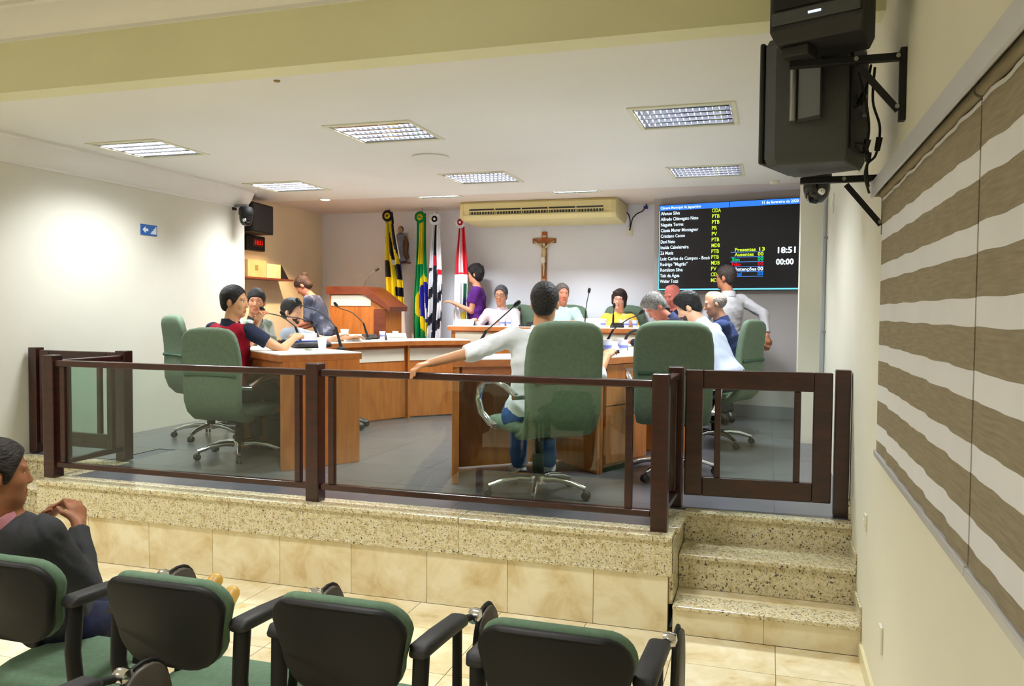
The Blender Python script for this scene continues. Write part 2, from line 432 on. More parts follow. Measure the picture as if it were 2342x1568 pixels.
hl = ['louvred hall ceiling light over the seats, near the beam and the left wall', 'louvred hall ceiling light over the seats, near the beam and the blinds', 'louvred hall ceiling light towards the back of the hall, near the left wall', 'louvred hall ceiling light towards the back of the hall, near the blinds']
for (x, y), lb in zip(hall_spots, hl): troffer(lb, (x, y, ZH), HALL_W, HALL_C, 'louvred ceiling lights over the audience')
# round downlight, disc, sensor
dl = thing('downlight', 'small round recessed downlight with warm bulb near the alcove', 'ceiling light', (-5.0, 8.56, ZC-.001))
obj('ring', MB().lathe([(.055, 0), (.075, -.002), (.072, -.010), (.056, -.012)], n=24), M_trim, dl, smooth=40)
obj('bulb', MB().lathe([(.001, -.003), (.054, -.003), (.054, -.013), (.03, -.022), (.001, -.024)], n=20), emat('warm_bulb', (255,226,170), 14), dl, smooth=40)
ls = bpy.data.lights.new('downlight', 'SPOT'); ls.energy = SPOT_W*10; ls.color = SPOT_C; ls.spot_size = math.radians(118); ls.spot_blend = .35; ls.shadow_soft_size = .04
lo = bpy.data.objects.new('bulb_light', ls); COL.objects.link(lo); lo.parent = dl; lo.location = (0, 0, -.04)
d2 = obj('ceiling_disc', MB().lathe([(.001, 0), (.155, 0), (.16, -.012), (.10, -.03), (.001, -.034)], n=32), M_trim, None, (-2.76, 6.45, ZC-.0005), smooth=50)
tag(d2, 'flat round white loudspeaker disc on the stage ceiling', 'ceiling speaker')
d3 = obj('smoke_detector', MB().lathe([(.001, 0), (.05, 0), (.05, -.014), (.036, -.03), (.001, -.034)], n=20), M_plate, None, (.02, 8.50, ZC-.0005), smooth=40)
tag(d3, 'small round ivory smoke detector on the ceiling above the screen', 'smoke detector')
d4 = obj('ceiling_hook', MB().lathe([(.001, 0), (.02, 0), (.016, -.008), (.001, -.01)], n=12), mat('brass', (150,130,80), .4, .5), None, (-2.70, 4.09, ZC-.0005), smooth=40)
tag(d4, 'tiny brass plate on the ceiling near the beam', 'ceiling fitting')

# ------------------------------------------------------------------ railing with glass, gates
def post(root, x, y, z1=1.33, w=.088, base=PZ):
    lx, ly, lz = root.location
    mb = MB().bx((x-w/2-lx, y-w/2-ly, base+.005-lz), (x+w/2-lx, y+w/2-ly, z1-lz))
    return obj('post', mb, M_mahog, root, bev=.006)
def rail(root, name, a, b, z0, z1, w, mat_=None, bev=.006):
    lx, ly, lz = root.location; A, B = Vector((*a, 0)), Vector((*b, 0)); d = (B-A).normalized(); n = Vector((-d.y, d.x, 0))*(w/2)
    poly = [tuple((p-Vector((lx, ly, 0))).xy) for p in (A-n, B-n, B+n, A+n)]
    return obj(name, MB().prism(poly, z0-lz, z1-lz), mat_ or M_mahog, root, bev=bev)
P1, P2, P3 = (-4.60, 4.32), (-2.58, 4.30), (-.53, 4.30)
rt = thing('railing', 'dark mahogany railing with glass panes along the granite stage edge', 'railing', (-2.58, 4.30, PZ))
for p in (P1, P2, P3, (-.515, 4.90), (-4.62, 4.98)): post(rt, *p)
def section(a, b, ia=.16, ib=.16):
    A, B = Vector(a), Vector(b); d = (B-A).normalized(); L = (B-A).length
    A2, B2 = A+d*.0445, B-d*.0445
    rail(rt, 'top_rail', A2, B2, 1.255, 1.295, .05); rail(rt, 'bottom_rail', A2, B2, .575, .610, .05)
    p, q = A+d*(.0445+ia), B-d*(.0445+ib)
    for c in (p, q): rail(rt, 'baluster', c-d*.02, c+d*.02, .611, 1.254, .035, bev=.004)
    rail(rt, 'glass_pane', p+d*.021, q-d*.021, .611, 1.254, .008, M_glass, bev=0)
section(P1, P2, .05, .07); section(P2, P3, .07, .12)
section(P3, (-.515, 4.90), .06, .06); section(P1, (-4.62, 4.98), .08, .08)
def gate(label, a, b, wall_end):
    A, B = Vector(a), Vector(b); d = (B-A).normalized(); L = (B-A).length
    g = thing('swing_gate', label, 'gate', (*a, PZ))
    S = .105
    rail(g, 'stile', A+d*.004, A+d*S, .575, 1.315, .045); rail(g, 'stile', B-d*S, B-d*.004, .575, 1.315, .045)
    rail(g, 'gate_rail', A+d*(S+.0005), B-d*(S+.0005), 1.205, 1.315, .045); rail(g, 'gate_rail', A+d*(S+.0005), B-d*(S+.0005), .575, .685, .045)
    p, q = A+d*(S+.085), B-d*(S+.085)
    for c in (p, q): rail(g, 'baluster', c-d*.018, c+d*.018, .686, 1.204, .032, bev=.004)
    rail(g, 'glass_pane', p+d*.019, q-d*.019, .686, 1.204, .008, M_glass, bev=0)
    w = thing('gate_post', wall_end, 'post', (*b, PZ))
    c = B+d*.05
    post(w, c.x, c.y, 1.335, .08, PZ); return g
gate('dark mahogany swing gate at the top of the stairs beside the window blind', (-.465, 4.90), (.355, 4.94), 'slim mahogany gate post against the cream wall by the blind')
gate('dark mahogany swing gate between the railing and the bare left wall', (-4.68, 5.00), (-5.46, 5.02), 'mahogany gate post standing at the bare wall beside the left gate')
# ------------------------------------------------------------------ council desks (a ring open to the front and to the back)
AX = -2.63
NI = [(.30,5.55), (1.08,6.14), (1.38,6.86), (1.22,7.45), (1.0,7.92), (.74,8.21), (.49,8.42)]
NO = [(.65,5.00), (1.52,5.66), (2.02,6.80), (1.84,7.66), (1.50,8.32), (1.16,8.68), (.88,8.92)]
ZT = 1.33
def mixp(a, b, t): return (a[0]+(b[0]-a[0])*t, a[1]+(b[1]-a[1])*t)
def strip_panel(mb, pts, off, th, z0, z1, m=0):
    """vertical panel that follows a polyline, shifted sideways by off, th thick"""
    n = len(pts); L = []; R = []
    for i, p in enumerate(pts):
        a = Vector(pts[max(i-1, 0)]); b = Vector(pts[min(i+1, n-1)]); d = (b-a).normalized(); nn = Vector((-d.y, d.x))
        L.append(tuple(Vector(p)+nn*off)); R.append(tuple(Vector(p)+nn*(off+th)))
    return mb.prism(L+R[::-1], z0, z1, m)
def desk(side, i0, i1, label, first=False, last=False, drawers=False):
    f = lambda p: (AX+side*(p[0] if side < 0 or p != NI[0] else .43), p[1])
    I = [f(p) for p in NI[i0:i1+1]]; O = [f(p) for p in NO[i0:i1+1]]
    c = Vector((sum(p[0] for p in I+O)/len(I+O), sum(p[1] for p in I+O)/len(I+O), PZ))
    t = thing('council_desk', label, 'desk', tuple(c), 0, 'curved council desks')
    lp = lambda P: [(p[0]-c.x, p[1]-c.y) for p in P]
    Il, Ol = lp(I), lp(O); z = lambda v: v-PZ
    sh = lambda A, B, k: [mixp(a, b, k) for a, b in zip(A, B)]
    def trim(P):   # a hairline gap between neighbouring units
        P = list(P); P[0] = mixp(P[0], P[1], .002); P[-1] = mixp(P[-1], P[-2], .002); return P
    I2, O2 = trim(Il), trim(Ol)
    obj('edge_band', MB().prism(I2+O2[::-1], z(1.278), z(1.322)), M_deskr, t)
    obj('worktop', MB().prism(trim(sh(Il, Ol, .004))+trim(sh(Il, Ol, .996))[::-1], z(1.3225), z(ZT)), M_white, t)
    mod = trim(sh(Il, Ol, .10)); sg = 1 if side < 0 else -1
    obj('modesty_panel', strip_panel(MB(), mod, 0, -.02*side, z(.515), z(1.277)), M_desk, t)
    if i0 >= 2:
        mo2 = trim(trim(trim(mod)))
        mo2[0] = mixp(mo2[0], mo2[1], .05); mo2[-1] = mixp(mo2[-1], mo2[-2], .05)
        obj('cream_inlay', strip_panel(MB(), mo2, .0005*side, .006*side, z(1.115), z(1.245)), M_strip, t)
    def side_panel(k, th=.03, nm='side_panel', q0=.10, q1=.97):
        a, b = Vector(mixp(I2[k], O2[k], q0)), Vector(mixp(I2[k], O2[k], q1))
        d = (b-a).normalized(); n = Vector((-d.y, d.x))
        mid = Vector((0, 0)) if k else Vector((0, 0))
        if n.dot(Vector(I2[1 if k == 0 else -2])-a) < 0: n = -n
        obj(nm, MB().prism([tuple(a), tuple(b), tuple(b+n*th), tuple(a+n*th)], z(.502), z(1.277)), M_desk, t)
    side_panel(0, .045 if first else .02, 'end_panel' if first else 'side_panel', .03, .97)
    side_panel(len(I2)-1, .045 if last else .02, 'end_panel' if last else 'side_panel', .03 if last else .1, .97)
    # apron and drawers on the seat side
    ou = trim(sh(Il, Ol, .965)); ou[0] = mixp(ou[0], ou[1], .06); ou[-1] = mixp(ou[-1], ou[-2], .06)
    if drawers:
        a, b = ou[0], mixp(ou[0], ou[-1], .5)
        for k, (z0, z1) in enumerate(((1.16, 1.27), (.98, 1.15), (.56, .97))):
            dr = obj('drawer', strip_panel(MB(), [a, b], 0, .02*side, z(z0), z(z1)), M_desk, t)
            m = mixp(a, b, .5)
            obj('handle', MB().box((m[0], m[1]-.028, z(z1-.04)), (.10, .012, .012)), M_steel, dr)
        obj('pedestal', MB().prism([mixp(a, mod[0], .05), mixp(b, mod[-1], .05), mixp(b, mod[-1], .85), mixp(a, mod[0], .85)], z(.53), z(1.2765)), M_desk, t)
    else:
        obj('apron', strip_panel(MB(), ou, 0, .018*side, z(1.20), z(1.277)), M_deskr, t)
    return t
for s, wd in ((-1, 'left'), (1, 'right')):
    who = ('the man in the red polo', 'the man in the white shirt') [s > 0]
    desk(s, 0, 1, 'end desk of the ring in front of '+who, first=True)
    desk(s, 1, 2, ('second desk of the ring with the white paper cup, by the long-haired woman', 'second desk of the ring with the closed laptop, by an empty chair')[s > 0], drawers=s > 0)
    desk(s, 2, 4, ('curved desk of the ring by the bearded man, with two cream inlays near', 'curved desk of the ring in front of the man in the light blue shirt')[s > 0])
    desk(s, 4, 6, ('last curved desk of the ring, in front of the flags, with two name cards', 'last curved desk of the ring, in front of the grey-haired man')[s > 0], last=True)

# dais and head table, lectern
struct('floor_dais', MB().prism([(-5.30, 8.98), (-1.0, 8.98), (-1.0, 9.50), (-1.32, 9.60), (-1.32, YB), (-5.30, YB)], PZ+.007, PZ+.14), M_stage)
DZ = PZ+.14
ht = thing('head_table', 'long straight wooden head table with cream inlay before the crucifix', 'table', (-2.3, 9.25, DZ))
hx0, hx1, hy0, hy1, hz = -1.33, 1.02, -.25, .25, 1.472-DZ
obj('edge_band', MB().bx((hx0, hy0, hz-.055), (hx1, hy1, hz-.008)), M_deskr, ht)
obj('worktop', MB().bx((hx0+.004, hy0+.004, hz-.0078), (hx1-.004, hy1-.004, hz)), M_white, ht)
obj('front_panel', MB().bx((hx0+.05, hy0+.04, .01), (hx1-.05, hy0+.06, hz-.0555)), M_desk, ht)
for k in range(3):
    a = hx0+.07+k*(hx1-hx0-.14)/3; b = a+(hx1-hx0-.14)/3
    obj('cream_inlay', MB().bx((a+.02, hy0+.034, hz-.19), (b-.02, hy0+.0398, hz-.075)), M_strip, ht)
for x in (hx0+.05, hx1-.05): obj('end_panel', MB().bx((x-.02, hy0+.061, .005), (x+.02, hy1-.02, hz-.0555)), M_desk, ht)

lc = thing('lectern', 'wooden lectern with cream band and sloping dark reading top beside the flags', 'lectern', (-4.82, 9.20, DZ))
# front faces the hall (-y); right flank slopes down (seen in profile)
prof = [(-.38,0), (.36,0), (.36,1.05), (.02,1.27), (-.38,1.27)]
body = [(-.36,.001), (.40,.001), (.40,1.02), (.08,1.20), (-.36,1.20)]
obj('body', MB().extr(body, lambda p, t: (p[0], t, p[1]), -.22, .22), M_desk, lc)
top = [(-.40,1.201), (.08,1.201), (.13,1.185), (.46,.995), (.47,1.05), (.16,1.275), (.12,1.295), (-.40,1.295)]
obj('reading_top', MB().extr(top, lambda p, t: (p[0], t, p[1]), -.25, .25), M_lectop, lc)
obj('cream_band', MB().bx((-.34, -.226, 1.06), (.20, -.2205, 1.19)), M_strip, lc)
obj('side_band', MB().bx((.24, -.226, .01), (.399, -.2205, 1.02)), M_lectop, lc)
mc = MB().tube([(-.02,0,1.296), (0,0,1.36), (.07,.02,1.45), (.13,.03,1.50)], .006, 8)
obj('gooseneck', mc, mat('mic_grey', (120,120,124), .4, .5), lc, smooth=60)
obj('mic_head', MB().cyl((.13,.03,1.50), (.17,.04,1.53), .016, .018), M_dark, lc, smooth=60)

# ------------------------------------------------------------------ green swivel chairs
def pad(path, ws, ts, n=22, p=3.2, bow=0.0):
    """upholstered pad swept along (y, z) points; ws half widths, ts half thickness; bow curves the pad around the sitter"""
    secs = []; k = len(path)
    for i in range(k):
        a = Vector(path[max(i-1, 0)]); b = Vector(path[min(i+1, k-1)]); d = (b-a).normalized(); nn = Vector((-d.y, d.x))
        q = []
        for j in range(n):
            c, s_ = math.cos(2*PI*j/n), math.sin(2*PI*j/n)
            x = ws[i]*math.copysign(abs(c)**(2/p), c); h = ts[i]*math.copysign(abs(s_)**(2/p), s_)-bow*(x/.25)**2*1.0
            q.append((x, path[i][0]+nn.x*h, path[i][1]+nn.y*h))
        secs.append(q)
    return MB().loft(secs)
def swivel_chair(label, loc, rz, group='green swivel chairs', tilt=0):
    t = thing('swivel_chair', label, 'chair', loc, rz, group)
    bp = [(-.10,.435), (-.15,.432), (-.205,.445), (-.245,.485), (-.268,.55), (-.272,.64), (-.268,.74), (-.272,.84), (-.288,.94), (-.305,1.02), (-.314,1.06), (-.318,1.082), (-.320,1.094)]
    bw = [.225, .236, .245, .252, .256, .258, .262, .264, .260, .246, .222, .178, .10]
    bt = [.035, .045, .048, .048, .046, .045, .043, .042, .040, .038, .034, .026, .010]
    obj('backrest', pad(bp, bw, bt, bow=-.03), M_green, t, smooth=180)
    sp = [(-.20,.448), (-.17,.452), (-.08,.454), (.05,.456), (.16,.458), (.23,.450), (.268,.432), (.285,.415)]
    sw = [.20, .24, .258, .262, .262, .255, .235, .16]; stt = [.02, .040, .048, .05, .05, .047, .038, .018]
    obj('seat', pad(sp, sw, stt), M_green, t, smooth=180)
    obj('seam', pad([(-.3135,.735), (-.3150,.745), (-.3135,.755)], [.228,.231,.228], [.004,.005,.004], bow=-.03), mat('green_seam', (66,96,76), .95) if 'green_seam' not in bpy.data.materials else bpy.data.materials['green_seam'], t, smooth=180)
    for s in (-1, 1):
        P = [(.265,.06,.44), (.285,.10,.455), (.315,.17,.52), (.325,.195,.60), (.325,.17,.67), (.32,.09,.715), (.315,-.03,.725), (.30,-.14,.70), (.275,-.215,.655)]
        a = obj('armrest', MB().tube([(s*x, y, z) for x, y, z in P], .017, 10, sx=1.3), M_chrome, t, smooth=60)
        obj('pin', MB().cyl((s*.215,-.225,.645), (s*.30,-.225,.645), .015), M_chrome, a, smooth=50)
        obj('pin', MB().cyl((s*.225,.06,.445), (s*.295,.06,.445), .015), M_chrome, a, smooth=50)
    obj('mechanism', MB().box((0,-.01,.388), (.20,.26,.030)).box((0,-.01,.37), (.11,.15,.035)), M_black, t, bev=.008)
    obj('lever', MB().cyl((.05,.03,.395), (.25,.05,.385), .007).box((.27,.052,.385), (.06,.03,.012)), M_black, t, smooth=40)
    obj('gas_column', MB().lathe([(.036,.10), (.036,.27), (.028,.272), (.028,.375)], n=18), M_black, t, smooth=40)
    b = obj('star_base', MB().lathe([(.03,.075), (.052,.08), (.05,.125), (.036,.13)], n=20), M_chrome, t, smooth=40)
    for k in range(5):
        a = 2*PI*k/5+.35; d = Vector((math.cos(a), math.sin(a), 0)); up = Vector((0,0,1))
        pts = [d*.035+up*.105, d*.12+up*.112, d*.22+up*.098, d*.29+up*.075, d*.315+up*.070]
        obj('spoke', MB().tube(pts, [.024,.021,.018,.016,.013], 10), M_chrome, b, smooth=60)
        c = obj('castor', MB().cyl(d*.305+up*.072, d*.305+up*.052, .009, n=8), M_black, t, smooth=40)
        sd_ = Vector((-d.y, d.x, 0)); cc = d*.318+up*.0285
        for e in (-1, 1): obj('wheel', MB().cyl(cc+sd_*(.006*e), cc+sd_*(.022*e), .0275, .024, n=16), M_dark, c, smooth=40)
    return t
chairC = swivel_chair('green swivel chair under the man resting his arm on the railing', (-1.36, 4.90, PZ+.001), .78)
chairB = dup(chairC, (-3.91, 5.40, PZ+.001), -.05, 'green swivel chair under the man in the red polo')
for ch in chairB.children:            # this one is set lower on its gas column
    if ch.name.split('.')[0] in ('backrest', 'seat', 'seam', 'armrest', 'mechanism', 'lever'): ch.location.z -= .085
    if ch.name.startswith('gas_column'): ch.scale.z = .78; ch.location.z = .022
dup(chairC, (-4.74, 6.14, PZ+.001), -.55, 'green swivel chair nearest the bare left wall, turned sideways')
dup(chairC, (-.63, 5.78, PZ+.001), .10, 'empty green swivel chair behind the railing beside the swing gate')
dup(chairC, (-.43, 7.34, PZ+.001), 1.22, 'green swivel chair under the man in the light blue shirt')
for x, lb in ((-3.10, 'green swivel chair behind the head table under the man in the pale pink shirt'), (-2.44, 'green swivel chair behind the head table under the man in the mint shirt'), (-1.72, 'green swivel chair behind the head table under the woman in yellow')):
    dup(chairC, (x+.02, 9.70, DZ+.001), PI, lb)
# black tube chair at the ring for the bearded man
tc = thing('sled_chair', 'black tubular sled-base chair under the bearded man', 'chair', (-4.80, 6.92, PZ+.001), -1.3)
for s in (-1, 1):
    obj('sled_leg', MB().tube([(s*.24,-.22,.45), (s*.24,-.22,.06), (s*.24,-.19,.013), (s*.24,.20,.013), (s*.24,.23,.05), (s*.24,.20,.43), (s*.24,.17,.46), (s*.24,-.20,.46)], .0125, 10), M_black, tc, smooth=60)
obj('seat', pad([(-.22,.48), (-.18,.485), (0,.485), (.18,.485), (.23,.475)], [.18,.22,.235,.23,.15], [.015,.03,.034,.03,.012]), mat('black_fabric', (30,30,34), .9), tc, smooth=180)
obj('backrest', pad([(-.24,.55), (-.245,.58), (-.265,.72), (-.29,.85), (-.295,.88)], [.15,.20,.22,.20,.14], [.012,.025,.03,.025,.01], bow=-.02), bpy.data.materials['black_fabric'], tc, smooth=180)

# ------------------------------------------------------------------ audience seats on a beam
def rrect(w0, w1, h, r, n=6, q=1.35):
    """rounded outline, bottom half width w0, top half width w1, height h"""
    pts = []
    for cx, cz, a0, rr in ((w0-r*q, r*q, -PI/2, r*q), (w1-r, h-r, 0, r), (-w1+r, h-r, PI/2, r), (-w0+r*q, r*q, PI, r*q)):
        for k in range(n+1):
            a = a0+PI/2*k/n; pts.append((cx+rr*math.cos(a), cz+rr*math.sin(a)))
    return pts
def board(poly, fn, d0, d1, rim, m=0):
    """plate with eased rim: outline scaled at both faces"""
    n = len(poly); cx = sum(p[0] for p in poly)/n; cz = sum(p[1] for p in poly)/n
    def sc(k): return [(cx+(p[0]-cx)*k, cz+(p[1]-cz)*k) for p in poly]
    secs = [[fn(p, d0) for p in sc(1-rim*1.2)], [fn(p, d0+(d1-d0)*.2) for p in sc(1-rim*.25)], [fn(p, d0+(d1-d0)*.5) for p in sc(1)], [fn(p, d0+(d1-d0)*.8) for p in sc(1-rim*.25)], [fn(p, d1) for p in sc(1-rim*1.2)]]
    return MB().loft(secs)
def bk(p, d):     # back plane: leaning, slightly curved around the sitter
    x, z = p; return (x, -.20-.16*(z/.42)*.6+d+ .9*(x*x), .455+z*.985)
def audience_seat(label, loc, group='linked green audience seats in the front row'):
    t = thing('audience_seat', label, 'seat', loc, 0, group)
    obj('back_shell', board([(x, z+.195) for x, z in rrect(.172, .192, .262, .072)], bk, -.028, .004, .05), M_black, t, smooth=50)
    obj('back_cushion', board([(x*1.005, z*1.012+.192) for x, z in rrect(.168, .194, .268, .076)], bk, .002, .044, .07), M_greens, t, smooth=60)
    sp = [(-.17,.45), (-.14,.455), (-.05,.455), (.08,.458), (.17,.450), (.215,.425), (.225,.405)]
    obj('seat_cushion', pad(sp, [.17,.215,.24,.245,.24,.21,.14], [.012,.03,.036,.037,.036,.03,.012]), M_greens, t, smooth=180)
    obj('seat_pan', pad([(-.17,.405), (0,.400), (.17,.400), (.21,.390)], [.19,.225,.22,.17], [.010,.014,.014,.008]), M_black, t, smooth=60)
    for s in (-1, 1):
        x = .206 if s > 0 else -.214
        a = obj('armrest', pad([(-.235,.770), (-.215,.778), (-.10,.772), (.06,.758), (.085,.748)], [.022,.029,.030,.030,.02], [.010,.019,.019,.018,.010]).xf(Matrix.Translation((x,0,0))), M_dark, t, smooth=180)
        obj('strut', MB().tube([(x,-.205,.762), (x*.99,-.215,.62), (x*.95,-.19,.45), (x*.9,-.15,.36), (x*.8,-.05,.345)], [.016,.015,.015,.015,.015], 10, sx=1.5), M_black, a, smooth=60)
        obj('front_strut', MB().tube([(x,.05,.742), (x,.05,.52), (x*.97,.02,.37), (x*.85,-.02,.35)], .011, 8, sx=1.4), M_black, a, smooth=60)
    pts = [(.11+.095*math.copysign(abs(math.cos(a_))**.8, math.cos(a_)), .585+.155*math.copysign(abs(math.sin(a_))**.8, math.sin(a_))) for a_ in [2*PI*k/28 for k in range(28)]]
    tb = obj('writing_tablet', board(pts, lambda p, d: (.246+d, p[0]+.09, p[1]+.012), -.009, .009, .03), mat('tablet_board', (66,60,52), .5) if 'tablet_board' not in bpy.data.materials else bpy.data.materials['tablet_board'], t, smooth=50)
    tri = [(.11+(p[0]-.11)*1.04, .585+(p[1]-.585)*1.03) for p in pts]
    obj('tablet_rim', MB().tube([(.238, p[0]+.09, p[1]+.012) for p in tri], .006, 8, closed=True), M_black, tb, smooth=60)
    obj('hinge', MB().lathe([(.001,-.02), (.022,-.015), (.026,0), (.022,.02), (.001,.026)], (.222,.150,.738), 14, RY(PI/2)), M_chrome, tb, smooth=60)
    obj('hinge_arm', MB().tube([(.206,.07,.752), (.212,.11,.745), (.222,.150,.738)], .011, 8), M_black, tb, smooth=60)
    return t
seat_lab = ['linked green audience seat under the seated man in the dark sweater', 'linked green audience seat beside the seated man in the dark sweater', 'linked green audience seat in the middle of the empty ones, between two others', 'linked green audience seat at the end of the row nearest the stairs']
seat0 = None
SEATY = 2.12
for k, x in enumerate((-2.17, -1.585, -1.045, -.47)):
    if seat0 is None: seat0 = audience_seat(seat_lab[k], (x, SEATY, .0))
    else: dup(seat0, (x, SEATY, .0), 0, seat_lab[k])
dup(seat0, (-1.73, 1.46, 0), 0, 'linked green audience seat of the row behind, tablet tip showing')
bm = thing('seat_beam', 'black steel beam with feet that carries the linked audience seats', 'seat frame', (-1.37, SEATY, 0))
obj('beam', MB().box((-.1,-.02,.335), (2.5,.07,.05)), M_black, bm, bev=.006)
for x in (-.95, .62):
    leg = obj('leg', MB().box((x,-.02,.16), (.05,.06,.30)), M_black, bm, bev=.006)
    obj('foot', MB().box((x,-.02,.013), (.06,.46,.024)), M_black, leg, bev=.008)
# ------------------------------------------------------------------ lettering
TXT = []
def text(s, x, z, h, m, parent, width=None, align='LEFT', y=0.0, bold=.012, name='lettering', M=None):
    """flat print in the parent's x-z plane, facing -y; h = cap height; width squeezes it to fit"""
    cu = bpy.data.curves.new('txt', 'FONT'); cu.body = s; cu.size = h/.70; cu.align_x = align; cu.offset = bold*h; cu.resolution_u = 2
    o = bpy.data.objects.new('txt', cu); COL.objects.link(o); TXT.append((o, x, y, z, m, parent, width, align, name, M))
def flush_text():
    bpy.context.view_layer.update(); dg = bpy.context.evaluated_depsgraph_get()
    for o, x, y, z, m, parent, width, align, name, M in TXT:
        me = bpy.data.meshes.new_from_object(o.evaluated_get(dg)); me.materials.clear()
        xs = [v.co.x for v in me.vertices]
        k = 1.0
        if width and xs: k = width/(max(xs)-min(xs))
        R = Matrix(((k,0,0,x), (0,0,1,y), (0,1,0,z), (0,0,0,1)))
        if M is not None: R = M @ R
        me.transform(R); me.flip_normals()
        obj(name, me, m, parent)
        cu = o.data; bpy.data.objects.remove(o); bpy.data.curves.remove(cu)
    TXT.clear()

# ------------------------------------------------------------------ LED voting screen
rzs = math.atan2(sd.y, sd.x)
so = SA-sn*.06
scr = thing('voting_screen', 'large black LED voting screen listing names, parties and votes', 'screen', (so.x, so.y, 1.90), rzs)
a, b, h = .075, 1.665, .985
obj('cabinet', MB().bx((a, .001, 0), (b, .058, h)), M_black, scr)
obj('panel', MB().bx((a+.006, -.004, .006), (b-.006, .0005, h-.006)), mat('led_panel', (20,19,26), .5, emit=.15), scr)
E_hdr = emat('led_header', (60,132,246), 1.15); E_w = emat('led_white', (225,244,255), 1.7); E_y = emat('led_yellow', (212,250,60), 1.25)
E_g = emat('led_green', (20,226,130), 1.1); E_r = emat('led_red', (250,20,40), 1.1); E_b = emat('led_blue', (20,130,255), 1.2); E_l = emat('led_line', (92,140,226), 1.0); E_c = emat('led_cyan', (120,222,250), 1.35)
obj('header_bar', MB().bx((a+.006, -.007, h-.066), (.885, -.0045, h-.006)).bx((.893, -.007, h-.066), (b-.006, -.0045, h-.006)), E_hdr, scr)
obj('border_line', MB().bx((a+.006, -.007, .006), (a+.014, -.0045, h-.067)), E_c, scr)
obj('border_line', MB().bx((a+.0145, -.007, .006), (b-.006, -.0045, .022)), E_c, scr)
text('Câmara Municipal de Jaguariúna', .095, h-.050, .030, E_w, scr, .47, y=-.009)
text('11 de fevereiro de 2020', 1.235, h-.050, .030, E_w, scr, .38, y=-.009)
names = ['Afonso Silva', 'Alfredo Chiavegato Neto', 'Neguita Torres', 'Cássia Murer Montagner', 'Cristiano Cecon', 'Davi Neto', 'Inalda Cabeleireira', 'Zé Muniz', 'Luiz Carlos de Campos - Bozó', 'Rodrigo "Magrão"', 'Romilson Silva', 'Tais da Água', 'Walter Tozzi']
wid = [.225, .44, .265, .44, .285, .17, .33, .155, .575, .32, .265, .23, .215]
par = ['CIDA', 'PTB', 'PTB', 'PR', 'PV', 'PTB', 'MDB', 'PTB', 'PTB', 'MDB', 'PV', 'CIDA', 'MDB']
pw = {'CIDA': .10, 'PTB': .085, 'PR': .06, 'PV': .06, 'MDB': .095}
for k, (n_, w_, p_) in enumerate(zip(names, wid, par)):
    z = h-.105-k*.0648-.012
    text(n_, .10, z, .038, E_w, scr, w_, y=-.007); text(p_, .692, z+.004, .042, E_y, scr, pw[p_], y=-.007)
rows = [('Presentes', '13', E_y, .955, .225), ('Ausentes', '00', E_y, .955, .21), ('Sim', '00', E_g, .925, .085), ('Não', '00', E_r, .925, .095), ('Abstenções', '00', E_w, .93, .265), ('Total', '00', E_b, .925, .11)]
for k, (n_, v_, m_, x_, w_) in enumerate(rows):
    z = .430-k*.0535
    text(n_, x_, z, .036, m_, scr, w_, y=-.007, bold=.03); text(v_, 1.205, z, .038, m_, scr, .062, y=-.007, bold=.03)
    obj('row_line', MB().bx((.912, -.007, z-.014), (1.27, -.0045, z-.007)), E_l, scr)
text('18:51', 1.40, .40, .062, E_w, scr, .185, y=-.007, bold=.04); text('00:00', 1.40, .275, .062, E_w, scr, .185, y=-.007, bold=.04)
flush_text()

# ------------------------------------------------------------------ air conditioner, cable, plates, crucifix
M_ac = mat('ac_cream', (222,208,150), .45); M_acd = mat('ac_dark', (40,44,36), .6)
ac = thing('air_conditioner', 'long cream ceiling air conditioner with dark louvre slots over the crucifix', 'air conditioner', (-2.66, 9.35, ZA))
x0, x1 = -.97, .97
prof = [(0,-.03), (0,-.115), (.012,-.12), (.012,-.16), (0,-.165), (0,-.18), (.06,-.225), (.62,-.25), (.70,-.22), (.70,-.001), (.03,-.001)]
obj('casing', MB().extr(prof, lambda p, t: (t, p[0], p[1]), x0+.06, x1-.06), M_ac, ac, smooth=25)
for s in (-1, 1):
    q = [(0,-.03), (0,-.18), (.06,-.225), (.62,-.25), (.70,-.22), (.70,-.001), (.03,-.001)]
    A = [(s*(.97-.0595), p[0]-.003, p[1]) for p in q]; B = [(s*.955, p[0]+.01, p[1]*.97-.001) for p in q]; Cc = [(s*.97, .05+p[0]*.9, p[1]*.85-.01) for p in q]
    obj('end_cap', MB().loft([A, B, Cc]), M_ac, ac, smooth=35)
for k in range(5):
    xa = -.83+k*.332; xb = xa+.315
    obj('slot', MB().bx((xa, -.003, -.112), (xb, .010, -.094)), M_acd, ac)
    g = obj('outlet', MB().bx((xa, .006, -.158), (xb, .0115, -.122)), M_acd, ac)
    for j in range(9): obj('vane', MB().box((xa+(j+.5)*(xb-xa)/9, .001, -.142), (.006, .010, .030), RZ(.5)), M_ac, g)
    obj('louvre_blade', MB().bx((xa-.004, -.010, -.128), (xb+.004, .004, -.116)), M_ac, ac)
cb = MB().tube([(-1.68,9.98,2.86), (-1.66,10.0,2.84), (-1.645,10.03,2.76), (-1.65,10.06,2.68), (-1.66,10.075,2.655)], .007, 8)
cbo = obj('power_cable', cb, M_black, None, smooth=60)
cb2 = MB().tube([(-1.655,10.075,2.655), (-1.64,10.06,2.72), (-1.62,10.05,2.80), (-1.57,10.05,2.85), (-1.50,10.05,2.88), (-1.46,10.05,2.93), (-1.455,10.06,ZA-.002)], .007, 8)
cbo2 = obj('data_cable', cb2, M_black, None, smooth=60)
tag(cbo, 'black power cable from the air conditioner down to the wall outlet', 'cable'); tag(cbo2, 'black cable with blue plug rising from the wall outlet to the ceiling', 'cable')
